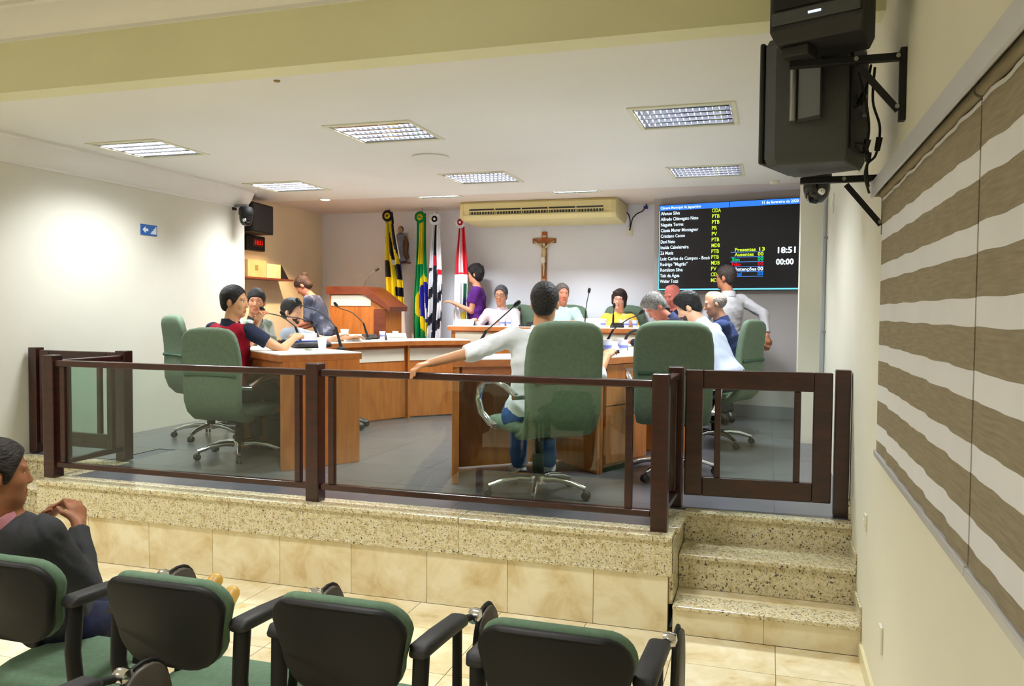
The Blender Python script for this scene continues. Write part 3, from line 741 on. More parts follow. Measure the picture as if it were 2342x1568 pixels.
obj('plug', MB().box((-1.46,10.05,2.925), (.05,.03,.035)), mat('blue_plug', (40,60,140), .4), cbo2)
def plate(name, label, loc, size, n, m=None, cat='wall plate', sub=True):
    """small plate on a wall; n = outward normal axis ('-y', '-x', '+x')"""
    t = thing(name, label, cat, loc)
    sx, sz = size
    if n == '-y': d = (sx, .010, sz); e = (sx*.4, .006, sz*.35); off = (0, -.008, 0); o0 = (0, -.005, 0)
    elif n == '-x': d = (.010, sx, sz); e = (.006, sx*.4, sz*.35); off = (-.012, 0, 0); o0 = (-.005, 0, 0)
    else: d = (.010, sx, sz); e = (.006, sx*.4, sz*.35); off = (.012, 0, 0); o0 = (.005, 0, 0)
    obj('plate', MB().box(o0, d), m or M_plate, t, bev=.003)
    if sub: obj('switch', MB().box(off, e), M_white, t, bev=.001)
    return t
plate('wall_outlet', 'ivory wall outlet plate with black cables beside the air conditioner', (-1.66, YB, 2.645), (.075,.12), '-y')
plate('wall_switch', 'ivory switch plate on the grey wall between two flags', (-4.61, YB, 2.66), (.075,.12), '-y')
plate('wall_switch', 'small white switch plate low on the cream wall below the blind', (XR, 4.11, .68), (.05,.075), '-x')
plate('wall_box', 'pale junction box on the cream wall under the ball camera', (XR, 6.71, 2.49), (.10,.14), '-x')
plate('wall_plate', 'faint cream cover plate on the wall near the floor by the stairs', (XR, 3.50, .36), (.06,.11), '-x', M_wall, sub=False)
M_cross = wood('crucifix_wood', (142,78,30), (170,98,40), (6,6,2), .35); M_ivory = mat('ivory_figure', (206,190,150), .4)
cr = thing('crucifix', 'wooden wall crucifix with ivory figure under the air conditioner', 'crucifix', (-2.745, YB-.002, 2.0))
obj('upright', MB().bx((-.035,-.024,0), (.035,0,.66)), M_cross, cr, bev=.008)
obj('crossbeam', MB().bx((-.155,-.026,.515), (.155,-.002,.575)), M_cross, cr, bev=.006)
fg = MB().tube([(0,-.04,.16), (.004,-.045,.22), (-.012,-.055,.28), (.004,-.045,.36), (0,-.045,.42), (0,-.05,.46)], [.012,.015,.020,.023,.030,.022], 10)
fg.tube([(-.135,-.036,.545), (-.07,-.042,.50), (-.02,-.045,.455)], [.007,.010,.013], 8).tube([(.135,-.036,.545), (.07,-.042,.50), (.02,-.045,.455)], [.007,.010,.013], 8)
fg.ball((.006,-.062,.49), (.021,.024,.028)).tube([(-.002,-.035,.10), (0,-.04,.17)], [.010,.013], 8)
obj('figure', fg, M_ivory, cr, smooth=180)
obj('cloth_wrap', MB().lathe([(.022,.26), (.032,.28), (.03,.32), (.022,.335)], (-.006,-.05,0), 12), M_white, cr, smooth=60)
obj('scroll', MB().box((0,-.027,.60), (.045,.004,.022)), M_ivory, cr); obj('skull_plate', MB().box((0,-.027,.05), (.035,.004,.018)), M_ivory, cr)

# ------------------------------------------------------------------ flags
FY = mat('satin_yellow', (226,206,34), .45); FK = mat('satin_black', (28,30,44), .45); FG = mat('satin_green', (12,140,74), .42); FBl = mat('satin_blue', (34,36,150), .42)
FW = mat('satin_white', (226,226,232), .42); FR = mat('satin_red', (206,30,48), .42); FDG = mat('satin_dark_green', (20,84,62), .45); FNavy = mat('satin_navy', (28,40,84), .45)
FM = [FY, FK, FG, FBl, FW, FR, FDG, FNavy]; fy, fk, fg_, fb, fw, frd, fdg, fn = range(8)
def f_town(u, v):
    if v < .12: return fy if abs(u-.5) < .3 else fk
    s = u+.25*math.sin(v*5+1)*.5
    if .52 < v < .57 and .5 < u < .72: return fw
    if v > .90: return fy
    if .80 < v < .90 and u > .5: return fk
    if .72 < v < .80 and u > .55: return fy
    if u > .86: return fw if v < .5 else fn
    if s < .20: return fk if v < .35 or .52 < v < .70 else fy
    if s < .46: return fy
    if s < .62: return fk if v < .8 else fn
    if s < .80: return fy if v < .55 else fk
    return fk
def f_brazil(u, v):
    if v < .44:
        if v < .40 and .22 < u < .70: return fy
        return fg_
    x = (u-.72)/.62; y = (v-.72)/.27
    bx, by = (u-.80)/.42, (v-.70)/.155
    if bx*bx+by*by < 1:
        return fw if .62 < u-.10*(v-.7)/.15 < .80 and v > .62 and abs((v-.70)-(u-.74)*-.3) < .16 and u > .70 else fb
    if abs(x)+abs(y) < 1.05: return fy
    return fg_
def f_state(u, v):
    if v < .42:
        if .36 < u < .62 and v > .04:
            return frd if (v > .32 and .42 < u < .58 and v < .40) else fk
        return fw
    if v < .47 and u > .62: return frd if v > .43 else fw
    if .36 < u < .56 and v < .92: return fk
    w = v*7.5+u*2.4
    return fk if (w % 1.6) < .62 else fw
def f_red(u, v):
    if v < .52:
        return fw if (.30 < u < .62 and v < .50) else frd
    if .62 < u < .90 and .60 < v < .74: return fdg
    if .58 < u < .92 and .74 <= v < .84: return fn
    if .60 < u < .86 and .86 < v < .94: return fy
    return fw
def flag(label, x, y, zt, zb, lean, fn_, w0, w1, c1, c2, seed):
    rnd = random.Random(seed); base = DZ
    t = thing('flag', label, 'flag', (x+lean, y, base), 0, 'flags on poles behind the lectern')
    top = Vector((-lean, 0, zt+.06-base))
    P = lambda k: Vector((0, .05, .01)).lerp(top, k)
    obj('stand', MB().lathe([(.10,0), (.10,.02), (.03,.03), (.02,.08), (.001,.08)], (0,.05,0), 18), M_steel, t, smooth=40)
    p = obj('pole', MB().cyl(P(.005), P(.985), .009, n=10), M_steel, t, smooth=60)
    obj('finial', MB().lathe([(.012,0), (.014,.01), (.006,.02), (.012,.035), (.009,.05), (.001,.075)], P(.985), 10), M_chrome, p, smooth=60)
    n, k = 44, 72; vs = []; fs = []; ms = []
    ph = rnd.random()*6; dx = [rnd.uniform(-.2, .2) for _ in range(4)]
    for j in range(k+1):
        v = j/k; z = zt-v*(zt-zb)-base; wv = w0+(w1-w0)*v**.9
        cxx = -lean*(z/(zt+.06-base))
        for i in range(n+1):
            u = i/n; amp = .012+.030*v
            xx = (u-.5)*wv+.010*math.sin(7*v+ph+3*u)
            yy = -.025-.02*v+amp*math.sin(2*PI*u*3.5+ph+dx[0]*6*v)+.5*amp*math.sin(2*PI*u*7+ph*2+2*v)
            vs.append((cxx+xx, yy, z-(.03*math.sin(2*PI*u*2+ph) if j == k else 0)-.04*v*abs(u-.5)))
    for j in range(k):
        for i in range(n):
            q = j*(n+1)+i; fs.append((q, q+n+1, q+n+2, q+1)); ms.append(fn_((i+.5)/n, (j+.5)/k))
    mb = MB(); mb.v = vs; mb.f = fs; mb.m = ms
    o = obj('cloth', mb, FM, t, smooth=180); sm = o.modifiers.new('thick', 'SOLIDIFY'); sm.thickness = .004
    zr = zt-.055-base; cxr = -lean*(zr/(zt+.06-base))
    ro = obj('rosette', MB(), FM, t) if False else None
    mb = MB(); m_ = 26
    for r0, r1, mi, dy in ((.040, .075, c1, -.075), (.016, .040, c2, -.082)):
        ring = []
        for i in range(m_*2):
            aa = PI*i/m_; zz = .008*(1 if i % 2 else -1)
            ring.append([(cxr+r0*math.cos(aa), dy-.004+zz*.4, zr+r0*math.sin(aa)), (cxr+r1*math.cos(aa), dy+zz, zr+r1*math.sin(aa)), (cxr+r1*math.cos(aa), dy+zz+.004, zr+r1*math.sin(aa)), (cxr+r0*math.cos(aa), dy+.004, zr+r0*math.sin(aa))])
        ring.append(ring[0]); mb.loft(ring, False, mi)
    mb.ball((cxr, -.085, zr), (.018,.008,.018), m=c1)
    obj('rosette', mb, FM, t, smooth=50)
    return t
flag('yellow and black satin flag with rosette on a leaning pole by the lectern', -4.74, 9.72, 2.92, 1.72, .22, f_town, .12, .30, fk, fy, 1)
flag('green and yellow satin flag with blue disc on a pole', -4.30, 9.78, 2.90, 1.28, .02, f_brazil, .10, .24, fg_, fy, 2)
flag('black and white striped satin flag with white rosette on a pole', -4.06, 9.70, 2.86, 1.27, -.02, f_state, .11, .24, fw, fk, 3)
flag('red and white satin flag with emblem behind the woman in purple', -3.745, 9.78, 2.82, 1.45, .0, f_red, .09, .22, fw, frd, 4)
# small saint statue on its bracket, behind the first flag
ss = thing('wall_bracket', 'small brown wooden wall bracket under the saint statue', 'shelf', (-4.76, YB-.002, 2.27))
obj('board', MB().bx((-.16,-.14,0), (.16,0,.022)), M_lectop, ss, bev=.004); obj('support', MB().extr([(0,0), (-.11,0), (0,-.12)], lambda p, t: (t, p[0], p[1]), -.012, .012), M_lectop, ss)
st = thing('saint_statue', 'small painted saint statue with robe half hidden by the yellow flag', 'statue', (-4.72, YB-.075, 2.293))
obj('robe', MB().lathe([(.075,0), (.085,.02), (.07,.10), (.062,.20), (.075,.30), (.06,.36), (.022,.385), (.001,.386)], n=18), mat('grey_blue_robe', (120,124,136), .6, noise=(14,.3)), st, smooth=60)
obj('mantle', MB().tube([(.06,.0,.33), (.085,-.01,.24), (.075,-.005,.12), (.10,0,.04)], [.03,.038,.034,.03], 10), mat('brown_mantle', (96,62,36), .6), st, smooth=60)
obj('head', MB().ball((0,-.005,.425), (.034,.038,.046)), mat('statue_skin', (176,140,104), .5), st, smooth=180)
obj('hair', MB().ball((0,.008,.435), (.038,.038,.046)), mat('statue_hair', (90,60,36), .6), st, smooth=180)

# ------------------------------------------------------------------ alcove: shelf with box, clock, loudspeaker, cameras, sign
sh = obj('wall_shelf', MB().bx((-5.948, 8.02, 2.00), (-5.72, 9.02, 2.022)), M_lectop, None, bev=.003); tag(sh, 'thin dark wooden wall shelf in the alcove under the red clock', 'shelf')
bxo = thing('cardboard_box', 'brown cardboard box at the end of the alcove shelf', 'box', (-5.84, 8.30, 2.023))
obj('carton', MB().bx((-.10,-.20,0), (.10,.16,.20)), mat('cardboard', (186,150,96), .8, noise=(6,.12)), bxo, bev=.004)
obj('printed_mark', MB().bx((.1005,-.06,.08), (.1025,.0,.14)), mat('print_brown', (120,100,50), .8), bxo)
wb = obj('white_box', MB().bx((-.10,-.15,0), (.10,.15,.17)), mat('beige_box', (206,176,138), .7), None, (-5.84, 8.62, 2.023), bev=.004); tag(wb, 'plain beige box between the cardboard box and the black wedge on the alcove shelf', 'box')
ww = obj('black_wedge', MB().extr([(0,0), (.16,0), (0,.17)], lambda p, t: (t, p[0], p[1]), -.09, .09), M_black, None, (-5.83, 8.78, 2.023)); tag(ww, 'black slanted document stand at the end of the alcove shelf', 'stand')
ck = thing('digital_clock', 'black wall clock with red digits in the alcove', 'clock', (-5.948, 8.46, 2.345))
obj('case', MB().bx((0,-.19,0), (.07,.19,.18)), M_black, ck, bev=.012)
obj('display', MB().bx((.0705,-.06,.055), (.0725,.13,.145)), mat('red_display', (70,6,6), .3, emit=.5), ck)
text('18:51', 0, 0, .05, emat('red_digits', (235,30,16), 1.6), ck, .14, M=Matrix.Translation((.074,-.03,.075)) @ Matrix.Rotation(PI/2, 4, 'Z'))
flush_text()
sp = thing('loudspeaker', 'black box loudspeaker high in the alcove corner beside the ball camera', 'loudspeaker', (-5.90, 8.24, 2.53), .12)
obj('cabinet', MB().bx((0,-.28,0), (.26,.24,.34)), M_black, sp, bev=.01); obj('grille', MB().bx((.2605,-.26,.02), (.268,.22,.32)), M_dark, sp, bev=.003)
obj('mount', MB().bx((-.045,-.06,.10), (-.0005,.06,.24)), M_black, sp)
def ball_camera(label, loc, rz, pend):
    t = thing('ball_camera', label, 'security camera', loc, rz)
    obj('cap', MB().lathe([(.001,.11), (.06,.11), (.075,.09), (.078,.03), (.070,.02)], n=24), M_black, t, smooth=50)
    obj('dome', MB().lathe([(.070,.021), (.070,-.02), (.060,-.06), (.036,-.088), (.001,-.095)], n=24), mat('dome_gloss', (16,16,18), .08) if 'dome_gloss' not in bpy.data.materials else bpy.data.materials['dome_gloss'], t, smooth=60)
    obj('lens', MB().ball((.02,-.055,-.035), (.022,.022,.022)), M_chrome, t, smooth=180)
    for nm, q in pend: obj(nm, q, M_black if nm != 'wall_arm' else M_steel, t)
    return t
ball_camera('black ball camera on a short arm at the corner of the alcove', (-5.42, 7.62, 2.64), 0, [('wall_arm', MB().bx((-.145,-.02,.111), (.02,.02,.14))), ('wall_foot', MB().bx((-.148,-.04,.08), (-.1455,.04,.19)))])
ball_camera('black ball camera under the wall loudspeakers on the stairs side', (.235, 4.80, 2.345), 0, [('wall_arm', MB().bx((-.02,-.02,.111), (.212,.02,.14))), ('wall_foot', MB().bx((.2125,-.04,.08), (.2175,.04,.19)))])
sg = thing('exit_sign', 'small blue wall sign with white arrow and stairs symbol', 'sign', (XL, 6.33, 2.33))
obj('panel', MB().bx((.0005,-.105,0), (.006,.105,.10)), mat('sign_blue', (28,92,166), .4), sg)
M_sgw = mat('sign_white', (220,228,236), .5)
obj('arrow', MB().extr([(-.085,.05), (-.045,.082), (-.045,.062), (-.012,.062), (-.012,.038), (-.045,.038), (-.045,.018)], lambda p, t: (t, p[0], p[1]), .0062, .0075), M_sgw, sg)
obj('stairs_symbol', MB().extr([(.02,.015), (.095,.015), (.095,.085), (.075,.085), (.075,.065), (.055,.065), (.055,.045), (.035,.045), (.035,.03), (.02,.03)], lambda p, t: (t, p[0], p[1]), .0062, .0075), M_sgw, sg)

# ------------------------------------------------------------------ right wall: loudspeakers, brackets, cables, conduit, blinds
M_spk = mat('speaker_shell', (62,64,64), .5, bump=(300,.15)); M_spd = mat('speaker_dark', (24,24,25), .55)
lsq = thing('stage_loudspeaker', 'black moulded loudspeaker turned to the stage, side handle showing', 'loudspeaker', (.165, 3.56, 2.235), 1.22)
def plan(k, y0=-.16, y1=.15): return [(-.17*k, y1), (.17*k, y1), (.185*k, y1-.05), (.13*k, y0), (-.13*k, y0), (-.185*k, y1-.05)]
hh = .50
obj('shell', MB().loft([[(x*.93, y*.93, 0) for x, y in plan(1)], [(x, y, .03) for x, y in plan(1)], [(x, y, hh-.03) for x, y in plan(1)], [(x*.93, y*.93, hh) for x, y in plan(1)]]), M_spk, lsq, smooth=25, bev=.006)
obj('front_bezel', MB().bx((-.178,.151,.01), (.178,.172,hh-.01)), M_spd, lsq, bev=.012)
side = Matrix.Translation((-.168, -.005, .27)) @ Matrix.Rotation(-.30, 4, 'Z')
def onside(mb): return mb.xf(side)
hd = obj('handle_recess', onside(MB().bx((-.012,-.085,-.115), (-.003,.085,.125))), M_spd, lsq, bev=.01)
obj('handle_bar', onside(MB().cyl((-.020,.035,-.105), (-.020,.035,.115), .013)), M_steel, hd, smooth=50)
obj('recess_plate', onside(MB().bx((-.0135,-.080,-.10), (-.0125,.015,.10))), mat('speaker_grey', (92,94,94), .4), hd)
obj('back_panel', MB().bx((-.11,-.172,.05), (.11,-.1615,hh-.05)), M_spd, lsq, bev=.004)
obj('power_led', MB().box((-.06,-.174,.40), (.012,.004,.008)), emat('led_dot', (60,120,255), 5), lsq)
obj('connector', MB().cyl((-.03,-.173,.26), (-.03,-.20,.26), .012), M_steel, lsq, smooth=50); obj('connector', MB().cyl((.03,-.173,.20), (.03,-.195,.20), .010), M_steel, lsq, smooth=50)
hs = thing('hall_loudspeaker', 'black loudspeaker with grille and small lit badge, mounted above the other', 'loudspeaker', (.19, 3.24, 2.625), 2.76)
def plan2(k): return [(-.165*k, .15), (.165*k, .15), (.175*k, .10), (.12*k, -.14), (-.12*k, -.14), (-.175*k, .10)]
obj('shell', MB().loft([[(x*.9, y*.85, .0) for x, y in plan2(1)], [(x, y, .045) for x, y in plan2(1)], [(x, y, .52) for x, y in plan2(1)], [(x*.93, y*.93, .55) for x, y in plan2(1)]]), M_spd, hs, smooth=25, bev=.006)
obj('grille', MB().bx((-.15,.151,.115), (.15,.160,.53)), M_black, hs, bev=.008)
obj('trim_strip', MB().bx((-.155,.151,.062), (.155,.158,.108)), M_spk, hs, bev=.004); obj('lit_badge', MB().box((.0,.159,.085), (.045,.004,.008)), emat('badge', (210,235,255), 1.6), hs)
obj('logo_plate', MB().box((.0,.162,.20), (.05,.004,.03)), mat('logo_grey', (110,110,110), .4, .6), hs)
obj('foot', MB().box((.09,.05,-.02), (.10,.10,.038)), M_spd, hs, bev=.004)
def bracket(label, y, zt, reach):
    t = thing('speaker_bracket', label, 'bracket', (XR, y, zt))
    obj('wall_bar', MB().bx((-.022,-.02,-.23), (-.0005,.02,.03)), M_black, t, bev=.003)
    obj('arm', MB().bx((-reach,-.016,-.013), (-.0225,.016,.013)), M_black, t, bev=.003)
    obj('brace', MB().tube([(-.024,0,-.19), (-.16,0,-.022)], .016, 4), M_black, t)
    for x, z in ((-.03,.0), (-.03,-.18), (-.17,.0)): obj('bolt', MB().cyl((x,-.0185,z), (x,-.024,z), .008, n=10), M_steel, t)
    return t
bracket('black steel bracket under the upper loudspeaker', 3.26, 2.575, .40); bracket('black steel bracket under the lower loudspeaker, half behind the blind rail', 3.66, 2.205, .34)
cbl = [('black cable looping from the loudspeaker plug along the wall', [(.25,3.46,2.50), (.30,3.42,2.44), (.34,3.45,2.52), (.36,3.5,2.62)]),
       ('black cable hanging in a long loop beside the loudspeaker', [(.30,3.40,2.60), (.34,3.44,2.46), (.355,3.47,2.36), (.34,3.48,2.28), (.30,3.44,2.30), (.265,3.42,2.36)]),
       ('black cable running down to the blind rail', [(.37,3.46,2.60), (.37,3.50,2.48), (.40,3.52,2.38), (.39,3.54,2.28), (.36,3.55,2.24), (.37,3.58,2.16)]),
       ('black cable with inline plug under the bracket', [(.27,3.42,2.30), (.33,3.46,2.31), (.36,3.50,2.27), (.35,3.52,2.20), (.37,3.55,2.13)])]
for lb, pts in cbl:
    P = []
    for i in range(len(pts)-1):
        p0, p1, p2, p3 = [Vector(pts[min(max(i+d, 0), len(pts)-1)]) for d in (-1, 0, 1, 2)]
        for k in range(6):
            t = k/6; P.append(.5*((2*p1)+(p2-p0)*t+(2*p0-5*p1+4*p2-p3)*t*t+(3*p1-p0-3*p2+p3)*t**3))
    P.append(Vector(pts[-1]))
    o = obj('speaker_cable', MB().tube(P, .005, 6), M_black, None, smooth=60); tag(o, lb, 'cable', 'cables beside the loudspeakers')
    m = P[len(P)//2]; obj('plug', MB().cyl(P[len(P)//2-1], P[len(P)//2+2], .013, .011, n=10), M_black, o, smooth=40)
M_pipe = mat('pale_conduit', (178,180,182), .4, .3)
cp = thing('conduit', 'grey metal conduit pipe running up beside the pillar', 'pipe', (.428, 7.30, PZ))
obj('pipe', MB().cyl((0,0,.08), (0,0,2.44), .020), M_pipe, cp, smooth=60)
for z in (.25, 1.0, 1.78, 2.3): obj('clip', MB().box((.010,0,z), (.03,.05,.018)), M_steel, cp)
obj('elbow_box', MB().box((0,0,.045), (.04,.05,.07)), M_steel, cp)
def blind(label, ya, yb, seed):
    t = thing('zebra_blind', label, 'blind', (.428, (ya+yb)/2, 1.085), 0, 'striped blinds on the cream wall')
    L = (yb-ya)/2; n = 40; rnd = random.Random(seed); ph = [rnd.random()*6 for _ in range(3)]
    def wv(y): return .0022*math.sin(y*23+ph[0])+.0016*math.sin(y*41+ph[1])
    z = 0.012; k = 0
    while z < 1.02:
        hgt = (.047 if k == 0 else (.0955 if k % 2 == 0 else .0645)); z1 = min(z+hgt, 1.03)
        mb = MB(); sec = []
        for i in range(n+1):
            y = -L+.003+(2*L-.006)*i/n; x = wv(y); dz = .0016*math.sin(y*17+ph[2])
            sec.append([(x-.0012, y, z+dz), (x+.0012, y, z+dz), (x+.0012, y, z1+dz-.0004), (x-.0012, y, z1+dz-.0004)])
        mb.loft(sec); obj('fabric_band', mb, M_taupe if k % 2 == 0 else M_sheer, t, smooth=40)
        z = z1; k += 1
    obj('bottom_rail', MB().bx((-.010,-L+.002,-.014), (.010,L-.002,.0115)), M_alu, t, bev=.004)
    obj('roller', MB().cyl((.0,-L+.004,1.05), (.0,L-.004,1.05), .016), M_taupe, t, smooth=60)
    return t
blind('striped taupe and white blind at the stairs end of the wall', 2.005, 3.63, 1); blind('striped taupe and white blind continuing along the wall away from the stairs', .30, 1.995, 2)
vb = thing('blind_valance', 'long white aluminium valance rail above the striped blinds', 'valance', (.42, 1.98, 2.125))
obj('fascia', MB().extr([(-.035,0), (-.030,-.004), (-.024,0), (-.024,.058), (.032,.062), (.032,.07), (-.022,.07), (-.035,.058)], lambda p, t: (p[0], t, p[1]), -1.70, 1.66), M_alu, vb, smooth=30)
obj('end_cap', MB().bx((-.034,1.6605,.002), (.032,1.666,.068)), M_alu, vb)
# ------------------------------------------------------------------ things on the desks
def spline(pts, n=6):
    P = []
    for i in range(len(pts)-1):
        p0, p1, p2, p3 = [Vector(pts[min(max(i+d, 0), len(pts)-1)]) for d in (-1, 0, 1, 2)]
        for k in range(n):
            t = k/n; P.append(.5*((2*p1)+(p2-p0)*t+(2*p0-5*p1+4*p2-p3)*t*t+(3*p1-p0-3*p2+p3)*t**3))
    P.append(Vector(pts[-1])); return P
def gooseneck(label, base, tip, bow=.06, thick=True):
    b = Vector(base); e = Vector(tip)-b; t = thing('gooseneck_microphone', label, 'microphone', base, 0, 'gooseneck microphones on the desks')
    h = Vector((e.x, e.y, 0)); hl = h.length or 1; hd = h/hl
    obj('base', MB().lathe([(.001,.0005), (.036,.0005), (.036,.012), (.028,.022), (.014,.026), (.001,.026)], n=20), M_black, t, smooth=40)
    stem = [Vector((0,0,.02)), e*.22+Vector((0,0,.10))-hd*bow*.3, ]
    obj('socket', MB().tube([stem[0], stem[1]], [.013,.010] if thick else [.008,.007], 10), M_black, t, smooth=50)
    mid = e*.60+Vector((0,0,.07))+hd*(-bow*.4)
    nk = spline([stem[1], mid, e*.90+Vector((0,0,.01)), e], 7)
    obj('gooseneck', MB().tube(nk, .0048, 8), M_dark, t, smooth=60)
    d = (nk[-1]-nk[-3]).normalized()
    obj('mic_head', MB().tube([e-d*.01, e+d*.006, e+d*.035, e+d*.048], [.009,.016,.017,.010], 12), M_black, t, smooth=60)
    return t
gooseneck('gooseneck microphone reaching past the long-haired woman', (-3.95, 6.35, ZT), (-4.16, 6.10, 1.635))
gooseneck('gooseneck microphone with thick socket beside the white cup on the end desk', (-3.27, 5.84, ZT), (-3.59, 5.75, 1.70), .10)
gooseneck('gooseneck microphone in front of the bearded man', (-4.02, 6.78, ZT), (-4.22, 6.50, 1.60))
gooseneck('gooseneck microphone before the lectern between two name cards', (-4.10, 7.90, ZT), (-4.36, 7.70, 1.69), .08)
gooseneck('gooseneck microphone before the man in the white shirt', (-2.02, 5.52, ZT), (-1.70, 5.48, 1.69), -.10)
gooseneck('gooseneck microphone beside the closed laptop', (-1.37, 7.05, ZT), (-1.02, 6.80, 1.64), -.06)
gooseneck('tall straight microphone in front of the head table, between mint shirt and yellow blouse', (-1.99, 9.08, 1.472), (-1.95, 9.10, 1.87), 0, False)
gooseneck('gooseneck microphone in front of the woman in yellow', (-1.67, 9.10, 1.472), (-1.665, 9.12, 1.70), 0)
gooseneck('gooseneck microphone in front of the man in the pale pink shirt', (-2.74, 9.10, 1.472), (-2.77, 9.12, 1.66), 0, False)
M_cup = mat('white_plastic_cup', (232,232,236), .35); M_cupc = mat('clear_plastic_cup', (214,214,228), .2)
cup_me = MB().lathe([(.001,.001), (.024,.001), (.033,.082), (.0352,.083), (.0352,.087), (.031,.086), (.0225,.004), (.001,.004)], n=18).mesh('cup'); cup_me.shade_smooth(); cup_me.set_sharp_from_angle(angle=math.radians(40))
band_me = MB().lathe([(.0292,.032), (.0305,.046), (.0300,.047), (.0288,.033)], n=18).mesh('band')
M_band = mat('cup_blue_print', (120,130,200), .5)
def cup(label, x, y, z, clear=True, s=1.0):
    t = thing('plastic_cup', label, 'cup', (x, y, z), 0, 'plastic cups on the desks')
    me = cup_me.copy(); a = obj('cup', me, M_cupc if clear else M_cup, t)
    if clear: obj('blue_print', MB().lathe([(.0282,.030), (.0300,.050), (.0304,.050), (.0287,.030)], n=18), M_band, a, smooth=60)
    t.scale = (s, s, s); return t
cup('plain white cup beside the thick microphone on the end desk', -3.37, 5.72, ZT, False, 1.15)
cup('plastic cup behind the grey name card at the curved desk', -4.28, 7.72, ZT, False, 1.3)
cup('plastic cup behind the cream name card, on the lectern side', -4.03, 8.10, ZT, True)
cup('plastic cup behind the cream name card, on the flag side', -3.93, 8.22, ZT, True)
for x, y, lb in ((-2.98, 9.12, 'plastic cup before the man in the pale pink shirt, by his hand'), (-2.90, 9.10, 'plastic cup before the man in the pale pink shirt, by the black unit'), (-1.78, 9.08, 'plastic cup before the woman in yellow, by the white paper'),
                 (-1.52, 9.10, 'plastic cup before the woman in yellow, on the screen side'), (-1.43, 9.14, 'plastic cup at the screen end of the head table')): cup(lb, x, y, 1.472)
for x, y, lb in ((-1.22, 6.42, 'plastic cup just behind the closed laptop'), (-1.10, 6.46, 'plastic cup beside the closed laptop'), (-1.17, 6.78, 'plastic cup farther back by the black headset')): cup(lb, x, y, ZT, True, 1.15)
def card(label, x, y, z, rz, w=.20, h=.075, m=None):
    t = thing('name_card', label, 'name card', (x, y, z+.0005), rz, 'folded name cards')
    for s in (-1, 1): obj('card_face', MB().extr([(s*.045,0), (s*.045,.002), (s*.002,h), (0,h)], lambda p, q: (q, p[0], p[1]), -w/2, w/2), (m or M_plate), t)
    for q in (-1, 1): obj('dark_side', MB().extr([(-.038,.003), (.038,.003), (0,h*.9)], lambda p, t_: (t_, p[0], p[1]), q*w/2-.002*(q > 0), q*w/2+.002*(q < 0)), M_black, t)
    obj('printed_line', MB().box((0,-.0285,h*.42), (w*.75,.0012,.010), RX(-.51)), mat('print_grey', (150,146,130), .7) if 'print_grey' not in bpy.data.materials else bpy.data.materials['print_grey'], t)
    return t
card('folded grey name card on the curved desk by the bearded man', -4.02, 7.40, ZT, .85, m=mat('grey_card', (206,206,196), .5))
card('folded cream name card on the last curved desk before the green flag', -3.78, 7.92, ZT, .80, .22)
card('folded white name card at the end of the head table by the woman in purple', -3.45, 9.12, 1.472, 0, .24, m=M_white); card('small white name card before the man in the mint shirt', -2.24, 9.10, 1.472, 0, .14, m=M_white)
def unit(label, x, y, z, rz, w=.22):
    t = thing('conference_unit', label, 'console', (x, y, z+.0005), rz, 'black conference units on the desks')
    obj('body', MB().extr([(-.06,0), (.06,0), (.06,.05), (.03,.055), (-.06,.02)], lambda p, q: (q, p[0], p[1]), -w/2, w/2), M_black, t, bev=.004)
    for k in range(4): obj('button', MB().box((-w*.3+k*w*.2, -.012, .042), (.018,.014,.006), RX(.37)), M_dark, t)
    return t
unit('black conference unit at the foot of the lectern microphone', -4.17, 8.02, ZT, .8); unit('black conference unit before the man in the mint shirt', -2.58, 9.12, 1.472, 0, .22); unit('black conference unit before the woman in yellow', -1.64, 9.25, 1.472, 0, .16)
unit('black conference unit between the man in red and the bearded man', -4.12, 6.28, ZT, -1.0, .24)
bg = thing('black_bag', 'low black folder case with blue band on the second desk', 'case', (-3.66, 6.02, ZT+.0005), -.7)
obj('case', pad([(-.15,.02), (-.14,.025), (0,.028), (.14,.025), (.15,.02)], [.10,.13,.14,.13,.10], [.008,.022,.026,.022,.008]), M_dark, bg, smooth=180); obj('blue_band', MB().bx((-.05,-.142,.052), (.05,.142,.058)), mat('blue_cloth', (40,50,140), .8), bg)
wbx = thing('tissue_box', 'two stacked white boxes on the second desk', 'box', (-4.06, 6.66, ZT+.0005), .3)
obj('box', MB().bx((-.07,-.05,0), (.07,.05,.055)), M_white, wbx, bev=.005); obj('lid_box', MB().bx((-.065,-.045,.0555), (.065,.045,.10)), M_cup, wbx, bev=.005)
lp = thing('laptop', 'closed black laptop with dark blue sheen on the second desk', 'laptop', (-1.30, 6.25, ZT+.0005), .62)
obj('base', MB().bx((-.17,-.12,0), (.17,.12,.016)), M_black, lp, bev=.004); obj('lid', MB().bx((-.17,-.12,.0165), (.17,.12,.026)), mat('laptop_lid', (44,54,78), .18, .3), lp, bev=.004); obj('badge', MB().bx((.05,-.1205,.006), (.08,-.12005,.012)), M_steel, lp)
hs2 = thing('headset', 'black wired desk phone headset and cables by the cups', 'headset', (-1.02, 6.62, ZT+.0005), .4)
obj('band', MB().tube(spline([(-.09,0,.02), (-.08,.02,.12), (0,.03,.17), (.08,.02,.13), (.09,0,.03)], 5), .012, 8), M_black, hs2, smooth=60)
for q in (-1, 1): obj('ear_pad', MB().lathe([(.001,-.014), (.032,-.012), (.036,0), (.032,.012), (.001,.014)], (q*.09,0,.037), 14, RY(PI/2)), M_black, hs2, smooth=60)
